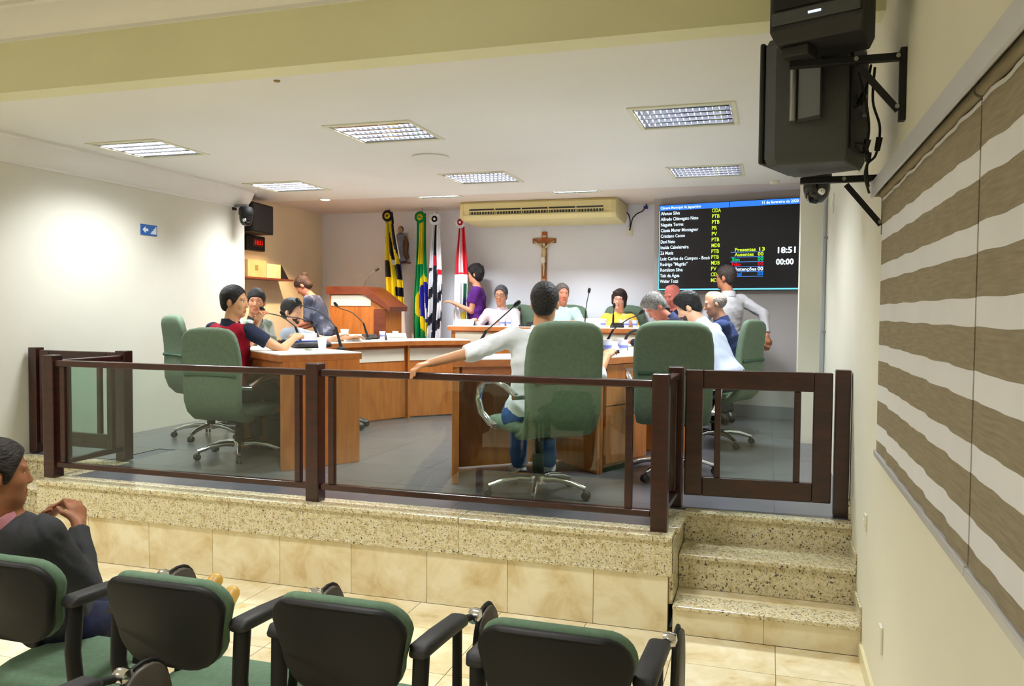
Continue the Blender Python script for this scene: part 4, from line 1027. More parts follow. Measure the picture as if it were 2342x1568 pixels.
ppr = [(-1.86, 9.12, 1.472, .02, .26, 'white sheet of paper standing before the yellow blouse, by the tall microphone'), (-1.62, 7.30, ZT, .5, .24, 'sheet of paper on the curved desk under the grey-haired man'), (-3.18, 9.14, 1.472, 0, .22, 'sheet of paper before the man in the pale pink shirt'), (-3.50, 5.80, ZT, -.6, .21, 'sheet of paper under the white cup on the end desk')]
for x, y, z, rz, w_, lb in ppr:
    o = obj('paper_sheet', MB().box((0,0,.0012), (w_, w_*.72, .0016)), M_white, None, (x, y, z), (0,0,rz)); tag(o, lb, 'paper', 'papers on the desks')
pf = thing('document_folder', 'white upright folder on the head table between mint shirt and yellow blouse', 'folder', (-1.92, 9.22, 1.473))
obj('front_cover', MB().box((0,-.012,.05), (.30,.003,.10), RX(-.15)), M_white, pf); obj('back_cover', MB().box((0,.012,.05), (.30,.003,.10), RX(.15)), M_white, pf)
bw_ = thing('brochure', 'small crumpled sweet wrapper beside the white cup', 'wrapper', (-3.42, 5.60, ZT+.0005), .4)
obj('foil', MB().ball((0,0,.008), (.035,.02,.008), 8, 5), mat('wrapper_foil', (150,170,140), .3, .4, noise=(60,.5)), bw_)
# ------------------------------------------------------------------ people: smooth implicit bodies turned into one continuous mesh
V3 = lambda *a: np.array(a, dtype=np.float64)
def nrm(v): return v/max(np.linalg.norm(v), 1e-9)
class Field:
    """list of round cones and ellipsoids, blended smoothly; meshed with surface nets on a grid that is finer around head and hands"""
    def __init__(s): s.p = []; s.fine = []
    def cone(s, a, b, r0, r1, k=.02, op=1, cuts=()):
        a, b = np.asarray(a, float), np.asarray(b, float); R = max(r0, r1)
        s.p.append(('c', a, b, r0, r1, k, op, cuts, np.minimum(a, b)-R, np.maximum(a, b)+R)); return s
    def ell(s, c, r, R=None, k=.02, op=1, cuts=()):
        c, r = np.asarray(c, float), np.asarray(r, float); R = np.eye(3) if R is None else np.asarray(R)
        e = np.sqrt(((R*r)**2).sum(1)); s.p.append(('e', c, r, R, None, k, op, cuts, c-e, c+e)); return s
    def mesh(s, h, cutall=()):
        lo = np.min([q[8] for q in s.p if q[6] > 0], 0)-.03; hi = np.max([q[9] for q in s.p if q[6] > 0], 0)+.03
        ax = []
        for d in range(3):
            xs = [lo[d]]
            while xs[-1] < hi[d]:
                st = h
                for f0, f1, fh in s.fine:
                    if f0[d]-fh <= xs[-1] <= f1[d]: st = min(st, fh)
                xs.append(xs[-1]+st)
            ax.append(np.array(xs))
        D = np.full([len(a) for a in ax], .5, np.float32)
        for ty, a, b, r0, r1, k, op, cuts, bl, bh in s.p:
            m = k+2.2*h; sl = []
            for d in range(3):
                i0 = max(np.searchsorted(ax[d], bl[d]-m)-1, 0); i1 = min(np.searchsorted(ax[d], bh[d]+m)+1, len(ax[d])); sl.append(slice(i0, i1))
            sl = tuple(sl)
            X = ax[0][sl[0]].astype(np.float32)[:, None, None]; Y = ax[1][sl[1]].astype(np.float32)[None, :, None]; Z = ax[2][sl[2]].astype(np.float32)[None, None, :]
            if X.size == 0 or Y.size == 0 or Z.size == 0: continue
            if ty == 'c':
                ba = b-a; L = max(float(ba@ba), 1e-9)
                t = np.clip(((X-a[0])*ba[0]+(Y-a[1])*ba[1]+(Z-a[2])*ba[2])/L, 0, 1)
                d = np.sqrt((X-a[0]-t*ba[0])**2+(Y-a[1]-t*ba[1])**2+(Z-a[2]-t*ba[2])**2)-(r0+(r1-r0)*t)
            else:
                R = r0; px, py, pz = X-a[0], Y-a[1], Z-a[2]
                q = [(R[0, i]*px+R[1, i]*py+R[2, i]*pz) for i in range(3)]
                k0 = np.sqrt((q[0]/b[0])**2+(q[1]/b[1])**2+(q[2]/b[2])**2); k1 = np.sqrt((q[0]/b[0]**2)**2+(q[1]/b[1]**2)**2+(q[2]/b[2]**2)**2)
                d = k0*(k0-1)/np.maximum(k1, 1e-6)
            for cp, cn in cuts: d = np.maximum(d, (X-cp[0])*cn[0]+(Y-cp[1])*cn[1]+(Z-cp[2])*cn[2])
            o = D[sl]
            if op > 0:
                hh = np.maximum(k-np.abs(o-d), 0)/k; D[sl] = np.minimum(o, d)-hh*hh*k*.25
            else:
                hh = np.maximum(k-np.abs(o+d), 0)/k; D[sl] = np.maximum(o, -d)+hh*hh*k*.25
        for cp, cn in cutall:
            D = np.maximum(D, ((ax[0][:, None, None]-cp[0])*cn[0]+(ax[1][None, :, None]-cp[1])*cn[1]+(ax[2][None, None, :]-cp[2])*cn[2]).astype(np.float32))
        return nets(D, ax)
def nets(D, ax):
    S = D < 0; n = D.shape; cells = []; pos = []; quads = []
    for d in range(3):
        lo = [slice(None)]*3; hi = [slice(None)]*3; lo[d] = slice(0, -1); hi[d] = slice(1, None)
        I = np.argwhere(S[tuple(lo)] != S[tuple(hi)])
        if not len(I): continue
        e1, e2 = (d+1) % 3, (d+2) % 3
        I = I[(I[:, e1] > 0) & (I[:, e2] > 0) & (I[:, e1] < n[e1]-1) & (I[:, e2] < n[e2]-1)]
        J = I.copy(); J[:, d] += 1
        a = D[I[:, 0], I[:, 1], I[:, 2]]; b = D[J[:, 0], J[:, 1], J[:, 2]]; t = a/(a-b)
        P = np.stack([ax[0][I[:, 0]], ax[1][I[:, 1]], ax[2][I[:, 2]]], 1)
        P[:, d] += t*(ax[d][J[:, d]]-ax[d][I[:, d]])
        q = []
        for s1, s2 in ((-1, -1), (0, -1), (0, 0), (-1, 0)):
            Cc = I.copy(); Cc[:, e1] += s1; Cc[:, e2] += s2
            q.append((Cc[:, 0]*n[1]+Cc[:, 1])*n[2]+Cc[:, 2])
        q = np.stack(q, 1); fl = S[I[:, 0], I[:, 1], I[:, 2]]
        q[~fl] = q[~fl][:, ::-1]
        quads.append(q); cells.append(q.ravel()); pos.append(np.repeat(P, 4, 0))
    Q = np.concatenate(quads); cid = np.concatenate(cells); P = np.concatenate(pos)
    uq, inv = np.unique(cid, return_inverse=True); c = np.bincount(inv)
    Vv = np.stack([np.bincount(inv, P[:, i])/c for i in range(3)], 1)
    F = np.searchsorted(uq, Q)
    return Vv, F
def fmesh(name, V, F, mats, parent, org, mi=None):
    me = bpy.data.meshes.new(name); V = V-np.asarray(org)
    me.vertices.add(len(V)); me.vertices.foreach_set('co', V.astype(np.float32).ravel())
    me.loops.add(len(F)*4); me.loops.foreach_set('vertex_index', F.astype(np.int32).ravel())
    me.polygons.add(len(F)); me.polygons.foreach_set('loop_start', np.arange(0, len(F)*4, 4, dtype=np.int32)); me.polygons.foreach_set('loop_total', np.full(len(F), 4, np.int32))
    for m in mats: me.materials.append(m)
    if mi is not None: me.polygons.foreach_set('material_index', mi.astype(np.int32))
    me.update(); me.validate(); me.shade_smooth()
    o = bpy.data.objects.new(name, me); COL.objects.link(o); o.parent = parent; return o
def folds(V, F, amp, seed):
    """push the cloth in and out along its normals into soft irregular folds"""
    N = np.zeros_like(V); a, b, c, d = (V[F[:, i]] for i in range(4)); fn_ = np.cross(c-a, d-b)
    for i in range(4): np.add.at(N, F[:, i], fn_)
    N /= np.maximum(np.linalg.norm(N, axis=1, keepdims=True), 1e-9)
    r = np.random.RandomState(seed); h = np.zeros(len(V))
    for k, w in ((26, 1.0), (44, .6), (70, .35)):
        d1, d2 = nrm(r.randn(3)*[1, 1, 1.6]), nrm(r.randn(3)); h += w*(1-2*np.abs(np.sin((V@d1)*k+2.2*np.sin((V@d2)*k*.33+r.rand()*6)))**1.5)
    return V+N*(h*amp)[:, None]
def rot(yaw, pitch=0, roll=0):
    """columns: right, forward, up.  yaw turns left, pitch > 0 bends forward, roll > 0 tilts to the right"""
    return np.array(Matrix.Rotation(yaw, 3, 'Z') @ Matrix.Rotation(-pitch, 3, 'X') @ Matrix.Rotation(roll, 3, 'Y'))
def ik(a, c, l1, l2, hint):
    a, c = np.asarray(a, float), np.asarray(c, float); v = c-a; d = np.linalg.norm(v); mx = (l1+l2)*.995
    if d > mx: v = v*(mx/d); d = mx; c = a+v
    u = v/d; x = (l1*l1-l2*l2+d*d)/(2*d); y = math.sqrt(max(l1*l1-x*x, 0)); w_ = np.asarray(hint, float); w_ = w_-u*(w_@u)
    return a+u*x+nrm(w_)*y, c
SKIN = {}
def skin_mat(rgb):
    if rgb not in SKIN: SKIN[rgb] = mat('skin', rgb, .5, spec=.35, noise=(14,.07))
    return SKIN[rgb]
CL = {}
def cloth_mat(rgb, pattern=None, n='cloth'):
    key = (rgb, str(pattern))
    if key in CL: return CL[key]
    if pattern is None: m = mat(n, rgb, .85, spec=.2, noise=(9,.06), bump=(16,.55))
    else:
        t = NT(n); v = coords(t); nz = t.new('ShaderNodeTexNoise'); nz.inputs['Scale'].default_value = pattern[1]; nz.inputs['Detail'].default_value = 2; nz.inputs['Distortion'].default_value = .8
        t.link(v, nz.inputs['Vector']); t.link(ramp(t, nz.outputs[0], [(pattern[2]-.04, s2l(rgb)), (pattern[2]+.04, s2l(pattern[0]))]), t.b.inputs['Base Color']); t.b.inputs['Roughness'].default_value = .85; m = t.m
    CL[key] = m; return m
def hand(F, wrist, fdir, pn, side, s, grip):
    """palm, four bent fingers, thumb.  fdir along the forearm, pn = palm normal (out of the palm), grip 0 flat .. 1 curled"""
    f = nrm(fdir); pn = nrm(pn-f*(pn@f)); lat = np.cross(f, pn)*side      # lat points to the thumb side
    pc = wrist+f*.045*s
    F.ell(pc, (.040*s, .048*s, .015*s), np.stack([lat, f, pn], 1), k=.02)
    F.ell(wrist+f*.07*s, (.038*s, .022*s, .014*s), np.stack([lat, f, pn], 1), k=.012)
    for i, (o, L) in enumerate(((.030, .074), (.010, .082), (-.010, .076), (-.029, .060))):
        b = wrist+f*.083*s+lat*o*s; a1 = grip*.9+.12; a2 = a1+grip*1.2+.15
        d1 = f*math.cos(a1)+pn*math.sin(a1)+lat*o*1.2; d2 = f*math.cos(a2)+pn*math.sin(a2)
        m = b+nrm(d1)*L*.55*s; e = m+nrm(d2)*L*.5*s
        F.cone(b-f*.02*s, m, .0098*s, .0088*s, k=.006); F.cone(m, e, .0088*s, .0072*s, k=.005)
    tb = wrist+f*.022*s+lat*.030*s; tm = tb+nrm(f*.75+lat*.75+pn*.25)*.040*s; te = tm+nrm(f*.95+lat*.15+pn*(.2+.6*grip))*.034*s
    F.cone(tb-lat*.012*s, tm, .0130*s, .0105*s, k=.010); F.cone(tm, te, .0105*s, .0085*s, k=.005)
    F.fine.append((np.minimum(wrist, te)-.12*s, np.maximum(wrist, te)+.12*s, .0062))
def person(label, head, yaw, lean=0, side=0, look=0, nod=0, tilt=0, s=.97, skin=(200,150,115), hair=('short', (28,26,26)), top=((200,200,205), None, 1.0), sleeve=None, collar=None,
           pants=((50,52,60), None), shoes=(30,28,28), R=None, L=None, legs='sit', glasses=None, beard=None, belly=0, female=False, foot=None, floor=PZ, skirt=None, h0=.013, hf=.006, grip=.35, palm=None, cuff=None, knees=None, open_collar=False, al=1.0, ll=1.0):
    """head = world position of the head centre; yaw = where the chest points; look/nod/tilt = head turn on the neck"""
    head = np.asarray(head, float)
    T = rot(yaw, lean, side); H = rot(yaw+look, nod, tilt)
    neck0 = V3(0, -.012, .535)*s; nb = head-H@(V3(0, -.022, -.075)*s)      # skull base
    hip = head-(H@(V3(0, .02, .10)*s))-T@(V3(0, -.012, .615)*s)
    P = lambda x, y, z: hip+T@(V3(x, y, z)*s)
    Hd = lambda x, y, z: head+H@(V3(x, y, z)*s)
    t = thing('person', label, 'person', tuple(map(float, (hip[0], hip[1], floor))))
    org = np.array(t.location)
    sw = .165 if female else .182
    sh = {1: P(sw, 0, .485), -1: P(-sw, 0, .485)}
    hj = {1: P(.088, .0, .0), -1: P(-.088, .0, .0)}
    Rp = rot(yaw)                       # level frame of the pelvis
    arms = {}
    for sd_, A in ((1, R), (-1, L)):
        w_, hint = A if A is not None else (hip+Rp@(V3(sd_*.20, .38, .32)*s), (0, 0, -1))
        hint = Rp@V3(hint[0], hint[1], hint[2])
        arms[sd_] = ik(sh[sd_], w_, .285*s*al, .255*s*al, hint)
    lg = {}
    for sd_ in (1, -1):
        if foot is not None: an = np.asarray(foot[0 if sd_ == 1 else 1], float); hint = knees if knees is not None else (0, .6, 1)
        elif legs == 'sit': an = hip+Rp@(V3(sd_*.10, .46, 0)*s); an[2] = floor+.085; hint = (0, .5, 1)
        else: an = hip+Rp@(V3(sd_*.09, .02+.05*sd_, 0)*s); an[2] = floor+.085; hint = (0, 1, 0)
        Lt = (.43*s*ll, .42*s*ll)
        dd = np.linalg.norm(an-hj[sd_])
        if legs == 'stand': Lt = (max(.43*s, dd*.512), max(.42*s, dd*.502))
        lg[sd_] = ik(hj[sd_], an, Lt[0], Lt[1], Rp@V3(*hint))
    # ---- the body: one continuous surface
    B = Field()
    B.ell(P(0, -.005, .04), (.158*s, .112*s, .11*s), T, k=.05).ell(P(0, .012+belly*.4, .20), ((.135+belly*.3)*s, (.105+belly)*s, .15*s), T, k=.06)
    B.ell(P(0, .0, .36), ((.145 if female else .160)*s, .112*s, .17*s), T, k=.06)
    if female:
        for q in (-1, 1): B.ell(P(q*.07, .085, .36), (.06*s, .05*s, .06*s), T, k=.04)
    B.cone(P(-sw+.02, -.005, .475), P(sw-.02, -.005, .475), .056*s, .056*s, k=.05)
    B.cone(P(0, -.02, .47), nb, .062*s, (.047 if female else .054)*s, k=.03)
    for q in (1, -1):
        e, w_ = arms[q]
        B.cone(sh[q], e, (.043 if female else .050)*s, .037*s, k=.03); B.cone(e, w_, .038*s, .025*s, k=.015)
        fd = nrm(w_-e); pn = np.asarray(palm[0 if q == 1 else 1], float) if palm else V3(0, 0, -1)+Rp@V3(-q*.2, 0, 0)
        hand(B, w_, fd, pn, q, s, grip)
        kn, an = lg[q]
        B.cone(hj[q], kn, .082*s, .054*s, k=.03); B.cone(kn, an, .052*s, .036*s, k=.015)
        fo = nrm(Rp@V3(q*.15, 1, 0)) if foot is None or len(foot) < 3 else nrm(np.asarray(foot[2], float))
        B.cone(an+V3(0, 0, -.05)*s, an+fo*.15*s+V3(0, 0, -.06)*s, .034*s, .028*s, k=.02)
    B.ell(Hd(0, -.012, .030), (.0765*s, .097*s, .090*s), H, k=.02).ell(Hd(0, .034, -.030), (.060*s, .060*s, .084*s), H, k=.03)
    B.ell(Hd(0, .034, -.076), (.049*s, .050*s, .036*s), H, k=.025).ell(Hd(0, .074, -.097), (.020*s, .016*s, .016*s), H, k=.02)
    for q in (-1, 1):
        B.ell(Hd(q*.034, .066, -.022), (.023*s, .020*s, .026*s), H, k=.02)
        B.ell(Hd(q*.032, .104, .008), (.019*s, .016*s, .010*s), H, k=.010, op=-1)
        B.ell(Hd(q*.0785, -.010, -.006), (.010*s, .020*s, .032*s), H@np.array(Matrix.Rotation(-.35*q, 3, 'Z')), k=.008)
        B.ell(Hd(q*.0115, .097, -.031), (.0078*s, .009*s, .007*s), H, k=.006)
    B.cone(Hd(-.040, .082, .030), Hd(.040, .082, .030), .010*s, .010*s, k=.016)
    B.cone(Hd(0, .088, .016), Hd(0, .106, -.026), .0080*s, .0118*s, k=.010)
    B.ell(Hd(0, .0905, -.060), (.023*s, .010*s, .0065*s), H, k=.006).ell(Hd(0, .0895, -.071), (.020*s, .010*s, .0075*s), H, k=.006)
    B.fine.append((head-.155*s, head+.155*s, hf))
    V, F = B.mesh(h0)
    loc = (V-head)@H/s
    fc = loc[F].mean(1); mi = np.zeros(len(F), int)
    lip = (np.abs(fc[:, 0]) < .024) & (fc[:, 1] > .075) & (fc[:, 2] < -.055) & (fc[:, 2] > -.080)
    mi[lip] = 1
    ms = [skin_mat(skin), skin_mat(tuple(int(c*f) for c, f in zip(skin, (.92, .74, .72))))]
    if beard:
        G = Field(); G.fine.append((head-.16*s, head+.16*s, hf*.85)); ct = [(Hd(0, .06, -.036), H@nrm(V3(0, .30, 1))), (Hd(0, -.004, 0), H@V3(0, -1, 0))]
        G.ell(Hd(0, .034, -.030), (.0635*s, .0640*s, .088*s), H, k=.02, cuts=ct).ell(Hd(0, .034, -.076), (.0535*s, .0545*s, .041*s), H, k=.025, cuts=ct).ell(Hd(0, .074, -.097), (.024*s, .020*s, .020*s), H, k=.02)
        G.ell(Hd(0, .10, -.064), (.024*s, .022*s, .014*s), H, k=.006, op=-1).cone(Hd(0, .09, .0), Hd(0, .115, -.032), .018*s, .020*s, k=.006, op=-1)
        Vb, Fb = G.mesh(h0); fmesh('beard', Vb, Fb, [mat('beard', beard, .8, noise=(80,.4), bump=(110,.8))], t, org)
    fmesh('body', V, F, ms, t, org, mi)
    # ---- eyes, brows
    toL = lambda p: tuple(np.asarray(p)-org)
    Mew = mat('eye_white', (204,194,188), .3) if 'eye_white' not in bpy.data.materials else bpy.data.materials['eye_white']
    Mir = mat('iris', (40,26,20), .2) if 'iris' not in bpy.data.materials else bpy.data.materials['iris']
    for q in (-1, 1):
        ey = obj('eye', MB().ball(toL(Hd(q*.032, .0755, .008)), (.0150*s,.0125*s,.0066*s), 12, 8, Matrix(H.tolist())), Mew, t, smooth=180)
        obj('iris', MB().ball(toL(Hd(q*.032, .0838, .008)), (.0056*s,.0052*s,.0054*s), 8, 6, Matrix(H.tolist())), Mir, ey, smooth=180)
    hm = None
    hs_, hc = hair
    hm = mat('hair', hc, .6, spec=.35, noise=(70,.55), bump=(95,1.0), scale=(1,.35,.8))
    Mbr = hm if hs_ != 'bald' else mat('brow', (120,84,70), .7)
    for q in (-1, 1): obj('eyebrow', MB().tube([toL(Hd(q*.015, .0925, .033)), toL(Hd(q*.032, .0895, .0365)), toL(Hd(q*.050, .0745, .031))], [.0026*s,.0032*s,.0016*s], 6), Mbr, t, smooth=180)
    # ---- hair
    if hs_ != 'bald':
        G = Field(); n_ = H@V3(0, .685, -.728); th = .0073
        cuts = [(Hd(0, .085, .070), n_)]
        G.fine.append((head-.17*s, head+.17*s, hf))
        if hs_ in ('short', 'thick', 'receding', 'curly', 'crop'):
            cy_, cz_, g = {'short': (-.011, .041, .0115), 'thick': (-.007, .047, .017), 'receding': (-.024, .040, .012), 'crop': (-.006, .037, .0115), 'curly': (-.016, .044, .024)}[hs_]
            G.ell(Hd(0, cy_, cz_), ((.0770+g)*s, (.097+g)*s, (.091+g)*s), H, k=.01)
            G.ell(Hd(0, -.050, -.018), (.068*s, .058*s, .066*s), H, k=.02)
            G.ell(Hd(0, .116, -.034), (.106*s, .096*s, .120*s), H, k=.015, op=-1)
            G.ell(Hd(0, -.03, -.135), (.12*s, .13*s, .060*s), H, k=.012, op=-1)
            for q in (-1, 1): G.ell(Hd(q*.085, .004, -.012), (.020*s, .026*s, .036*s), H, k=.008, op=-1)
            for q in (-1, 1): G.cone(Hd(q*.075, .022, .03), Hd(q*.074, .020, -.018), .009*s, .004*s, k=.01)
            if hs_ == 'thick': G.ell(Hd(.01, .052, .108), (.060*s, .042*s, .024*s), H, k=.03)
            if hs_ == 'curly':
                G.ell(Hd(0, -.05, -.02), (.088*s, .068*s, .085*s), H, k=.03, cuts=[(Hd(0, .005, 0), H@V3(0, 1, 0))])
                rr = random.Random(3)
                for _ in range(26):
                    a_, b_ = rr.uniform(0, 2*PI), rr.uniform(-.2, 1.3); p_ = (math.cos(a_)*math.cos(b_)*.096, math.sin(a_)*math.cos(b_)*.112-.02, math.sin(b_)*.108+.03)
                    if p_[1] < .05: G.ell(Hd(*p_), (.022*s, .022*s, .020*s), H, k=.012)
        elif hs_ == 'fringe':
            G.ell(Hd(0, -.016, .020), (.0865*s, .108*s, .086*s), H, k=.01, cuts=[(Hd(0, .012, 0), H@V3(0, 1, 0)), (Hd(0, -.02, .062), H@V3(0, .25, .97)), (Hd(0, -.05, -.062), H@V3(0, .2, -.98))])
        elif hs_ == 'bob':
            G.ell(Hd(0, -.016, .046), (.094*s, .112*s, .106*s), H, k=.01).ell(Hd(0, .120, -.045), (.066*s, .085*s, .112*s), H, k=.014, op=-1)
            G.ell(Hd(0, -.052, -.04), (.088*s, .066*s, .085*s), H, k=.03)
            for q in (-1, 1): G.cone(Hd(q*.082, .012, .05), Hd(q*.080, .010, -.045), .020*s, .014*s, k=.02)
            G.ell(Hd(.01, .062, .094), (.070*s, .040*s, .026*s), H, k=.03)
        elif hs_ in ('tied', 'bun'):
            G.ell(Hd(0, -.012, .042), (.088*s, .108*s, .101*s), H, k=.01).ell(Hd(0, .112, -.050), (.115*s, .104*s, .106*s), H, k=.012, op=-1)
            G.ell(Hd(0, -.055, -.03), (.068*s, .055*s, .060*s), H, k=.02)
            if hs_ == 'bun': G.ell(Hd(0, -.105, .095), (.036*s, .040*s, .034*s), H, k=.02).cone(Hd(0, -.06, .09), Hd(0, -.10, .095), .03*s, .025*s, k=.02)
            else: G.cone(Hd(0, -.10, -.02), Hd(0, -.115, -.16), .032*s, .020*s, k=.03)
        V, F = G.mesh(h0); fmesh('hair', V, F, [hm], t, org)
    # ---- clothes
    col, pat, sl = top
    C_ = Field(); g = .014*s
    nk = [(P(0, 0, .545), T@V3(0, -.35 if not open_collar else -.8, 1))]
    C_.ell(P(0, -.005, .045), (.158*s+g, .115*s+g, .105*s), T, k=.05).ell(P(0, .012+belly*.4, .20), ((.137+belly*.3)*s+g, (.108+belly)*s+g, .15*s), T, k=.06)
    C_.ell(P(0, .0, .36), ((.147 if female else .162)*s+g, .114*s+g, .165*s), T, k=.06)
    if female:
        for q in (-1, 1): C_.ell(P(q*.07, .087, .36), (.066*s, .055*s, .066*s), T, k=.05)
    C_.cone(P(-sw+.02, -.005, .475), P(sw-.02, -.005, .475), .056*s+g*.9, .056*s+g*.9, k=.05)
    C_.cone(P(0, -.018, .46), P(0, -.010, .545), .085*s, .066*s, k=.03, cuts=nk)
    SL = {}
    for q in (1, -1):
        S2 = SL.setdefault(q, Field()) if sleeve else C_
        e, w_ = arms[q]; tot = .54; a_ = sl*tot
        rr = .043 if female else .050
        if a_ <= .285:
            k_ = a_/.285; en = sh[q]+(e-sh[q])*k_
            S2.cone(sh[q], e, rr*s+g, .037*s+g*1.2, k=.03, cuts=[(en, nrm(e-sh[q]))])
        else:
            S2.cone(sh[q], e, rr*s+g, .037*s+g, k=.03)
            k_ = (a_-.285)/.255; en = e+(w_-e)*k_
            S2.cone(e, w_, .037*s+g*1.1, .025*s+g*1.1, k=.03, cuts=[(en, nrm(w_-e))])
            if cuff: S2.cone(e+(w_-e)*(k_-.20), e+(w_-e)*(k_+.02), .037*s+g*1.15, .034*s+g*1.15, k=.006, cuts=[(en, nrm(w_-e)), (e+(w_-e)*(k_-.22), -nrm(w_-e))])
    if sleeve:
        for q in (1, -1): SL[q].ell(sh[q]+T@(V3(q*.006, 0, 0)), (.050*s, .062*s, .066*s), T, k=.02)
    cm = cloth_mat(col, pat, 'shirt_cloth')
    V, F = C_.mesh(h0*.8); V = folds(V, F, .0026, int(abs(head[0])*1000) % 997); fmesh('shirt', V, F, [cm], t, org)
    if sleeve:
        for q in (1, -1): V, F = SL[q].mesh(h0*.85); V = folds(V, F, .0025, 5+q); fmesh('sleeve', V, F, [cloth_mat(sleeve, None, 'sleeve_cloth')], t, org)
    if collar:
        ctr = P(0, -.014, .540); ring = []
        n2 = 28; mb = MB(); secs = []
        for i in range(n2+1):
            a_ = PI/2+.34+(2*PI-.68)*i/n2          # open at the front
            d_ = V3(math.cos(a_), math.sin(a_), 0); fr_ = max(0, math.sin(a_)); r_ = .067+.004*fr_
            up = .030-.028*fr_; dn = -.022-.030*fr_
            p1 = P(*(d_*(r_+.002)+V3(0, -.014, .540+dn))); p2 = P(*(d_*(r_+.013)+V3(0, -.014, .540+dn-.004))); p3 = P(*(d_*(r_+.005)+V3(0, -.014, .540+up+.006))); p4 = P(*(d_*(r_-.004)+V3(0, -.014, .540+up+.004)))
            secs.append([toL(p1), toL(p2), toL(p3), toL(p4)])
        mb.loft(secs); obj('collar', mb, cloth_mat(collar, None, 'collar_cloth'), t, smooth=60)
    # trousers or skirt
    pc, pp = pants; Q = Field(); g2 = .013*s
    Q.ell(P(0, -.005, .02), (.160*s+g2*.6, .114*s+g2*.6, .10*s), T, k=.04, cuts=[(P(0, 0, .08), T@V3(0, 0, 1))])
    for q in (1, -1):
        kn, an = lg[q]; Q.cone(hj[q], kn, .084*s+g2, .056*s+g2, k=.03)
        lim = nrm(an-kn)
        if skirt is None: Q.cone(kn, an, .055*s+g2, .044*s+g2, k=.02, cuts=[(an-lim*.02, lim)])
        else: Q.cone(kn, kn+(an-kn)*skirt, .085*s+g2, .095*s+g2, k=.08, cuts=[(kn+(an-kn)*skirt*.98, lim)])
    V, F = Q.mesh(h0); V = folds(V, F, .0030, 11); fmesh('skirt' if skirt else 'trousers', V, F, [cloth_mat(pc, pp, 'trouser_cloth')], t, org)
    for q in (1, -1):
        kn, an = lg[q]; Sx = Field()
        fo = nrm(Rp@V3(q*.15, 1, 0)) if foot is None or len(foot) < 3 else nrm(np.asarray(foot[2], float))
        dn = V3(0, 0, -1) if foot is None or len(foot) < 3 else nrm(np.cross(np.cross(fo, V3(0, 0, -1)), fo))
        heel = an+dn*.045*s-fo*.03*s; toe = an+fo*.165*s+dn*.053*s
        up_ = -dn
        Sx.cone(heel, an+fo*.06*s+dn*.030*s, .044*s, .048*s, k=.02, cuts=[(an+dn*.084*s, dn)]).cone(an+fo*.05*s+dn*.035*s, toe, .049*s, .040*s, k=.02, cuts=[(an+dn*.084*s, dn)])
        Sx.cone(heel+up_*.02, an+up_*.01, .040*s, .042*s, k=.02, cuts=[(an+up_*.03*s, up_)])
        V, F = Sx.mesh(.011); fmesh('shoe', V, F, [mat('shoe_leather', shoes, .4)], t, org)
    if glasses:
        gm = MB(); gx = MB()
        for q in (-1, 1):
            c_ = [toL(Hd(q*.033+.026*math.cos(a_), .1045, .006+.019*math.sin(a_))) for a_ in [2*PI*i/16 for i in range(16)]]
            gm.tube(c_, .0018*s, 6, closed=True); gm.tube([toL(Hd(q*.059, .104, .010)), toL(Hd(q*.080, .05, .012)), toL(Hd(q*.083, -.01, .008))], .0016*s, 6)
        gm.tube([toL(Hd(-.008, .105, .008)), toL(Hd(0, .108, .012)), toL(Hd(.008, .105, .008))], .0016*s, 6)
        obj('glasses', gm, mat('glasses_frame', glasses, .3), t, smooth=60)
    return t
A = lambda *p: np.array(p, float)

person('seated man in charcoal sweater with pink collar, hands clasped, in the audience', (-2.425, 2.05, 1.095), -.05, lean=-.46, side=.0, look=-.55, nod=.04, tilt=0, s=.91, skin=(150,98,68), hair=('crop', (36,30,28)),
       top=((58,59,62), None, .97), collar=(206,140,150), pants=((34,38,62), None), shoes=(186,146,62), belly=.03, floor=0.0,
       R=(A(-2.36, 2.32, .87), (.65, -.4, -1)), L=(A(-2.53, 2.32, .86), (-.6, -.4, -1)), ll=1.16, foot=(A(-2.42, 3.18, .20), A(-2.53, 3.24, .235), A(.05, .62, .75)), knees=(0, .3, 1), h0=.011, hf=.0048, grip=.6, palm=(A(-1, .2, -.1), A(1, .2, -.1)))
person('seated man in red polo with navy sleeves leaning on the end desk', (-3.95, 5.40, 1.70), -.10, lean=.12, look=-1.25, nod=.05, s=.97, skin=(204,152,112), hair=('short', (22,20,20)),
       top=((158,20,44), None, .30), sleeve=(40,46,66), collar=(40,44,62), pants=((60,62,70), None), R=(A(-3.62, 5.72, 1.42), (1.0, -.4, -.9)), L=(A(-3.81, 5.50, 1.56), (-.6, .5, -1)), h0=.012, hf=.005, grip=.5, belly=.02)
person('seated woman with dark tied hair in pale grey-green jacket beside the man in red', (-4.42, 6.36, 1.71), -1.75, lean=.22, look=-.85, nod=0, s=.93, skin=(192,132,98), hair=('tied', (26,24,26)), female=True,
       top=((112,122,106), ((176,180,170), 7, .52), .95), collar=(40,40,44), pants=((70,64,56), ((120,110,92), 30, .55)), R=(A(-4.25, 6.1, 1.37), (0, -.2, -1)), L=(A(-4.12, 6.45, 1.37), (0, 0, -1)))
person('seated bearded man in light grey shirt reaching along the desk', (-4.42, 6.93, 1.62), -1.30, lean=-.22, look=-.25, nod=.12, s=.95, skin=(206,156,122), hair=('thick', (28,25,24)), beard=(44,32,28),
       top=((158,166,178), None, .35), pants=((44,48,60), None), R=(A(-4.05, 7.10, 1.375), (0, 0, -1)), L=(A(-4.02, 7.35, 1.375), (-.2, 0, -1)), grip=.2)
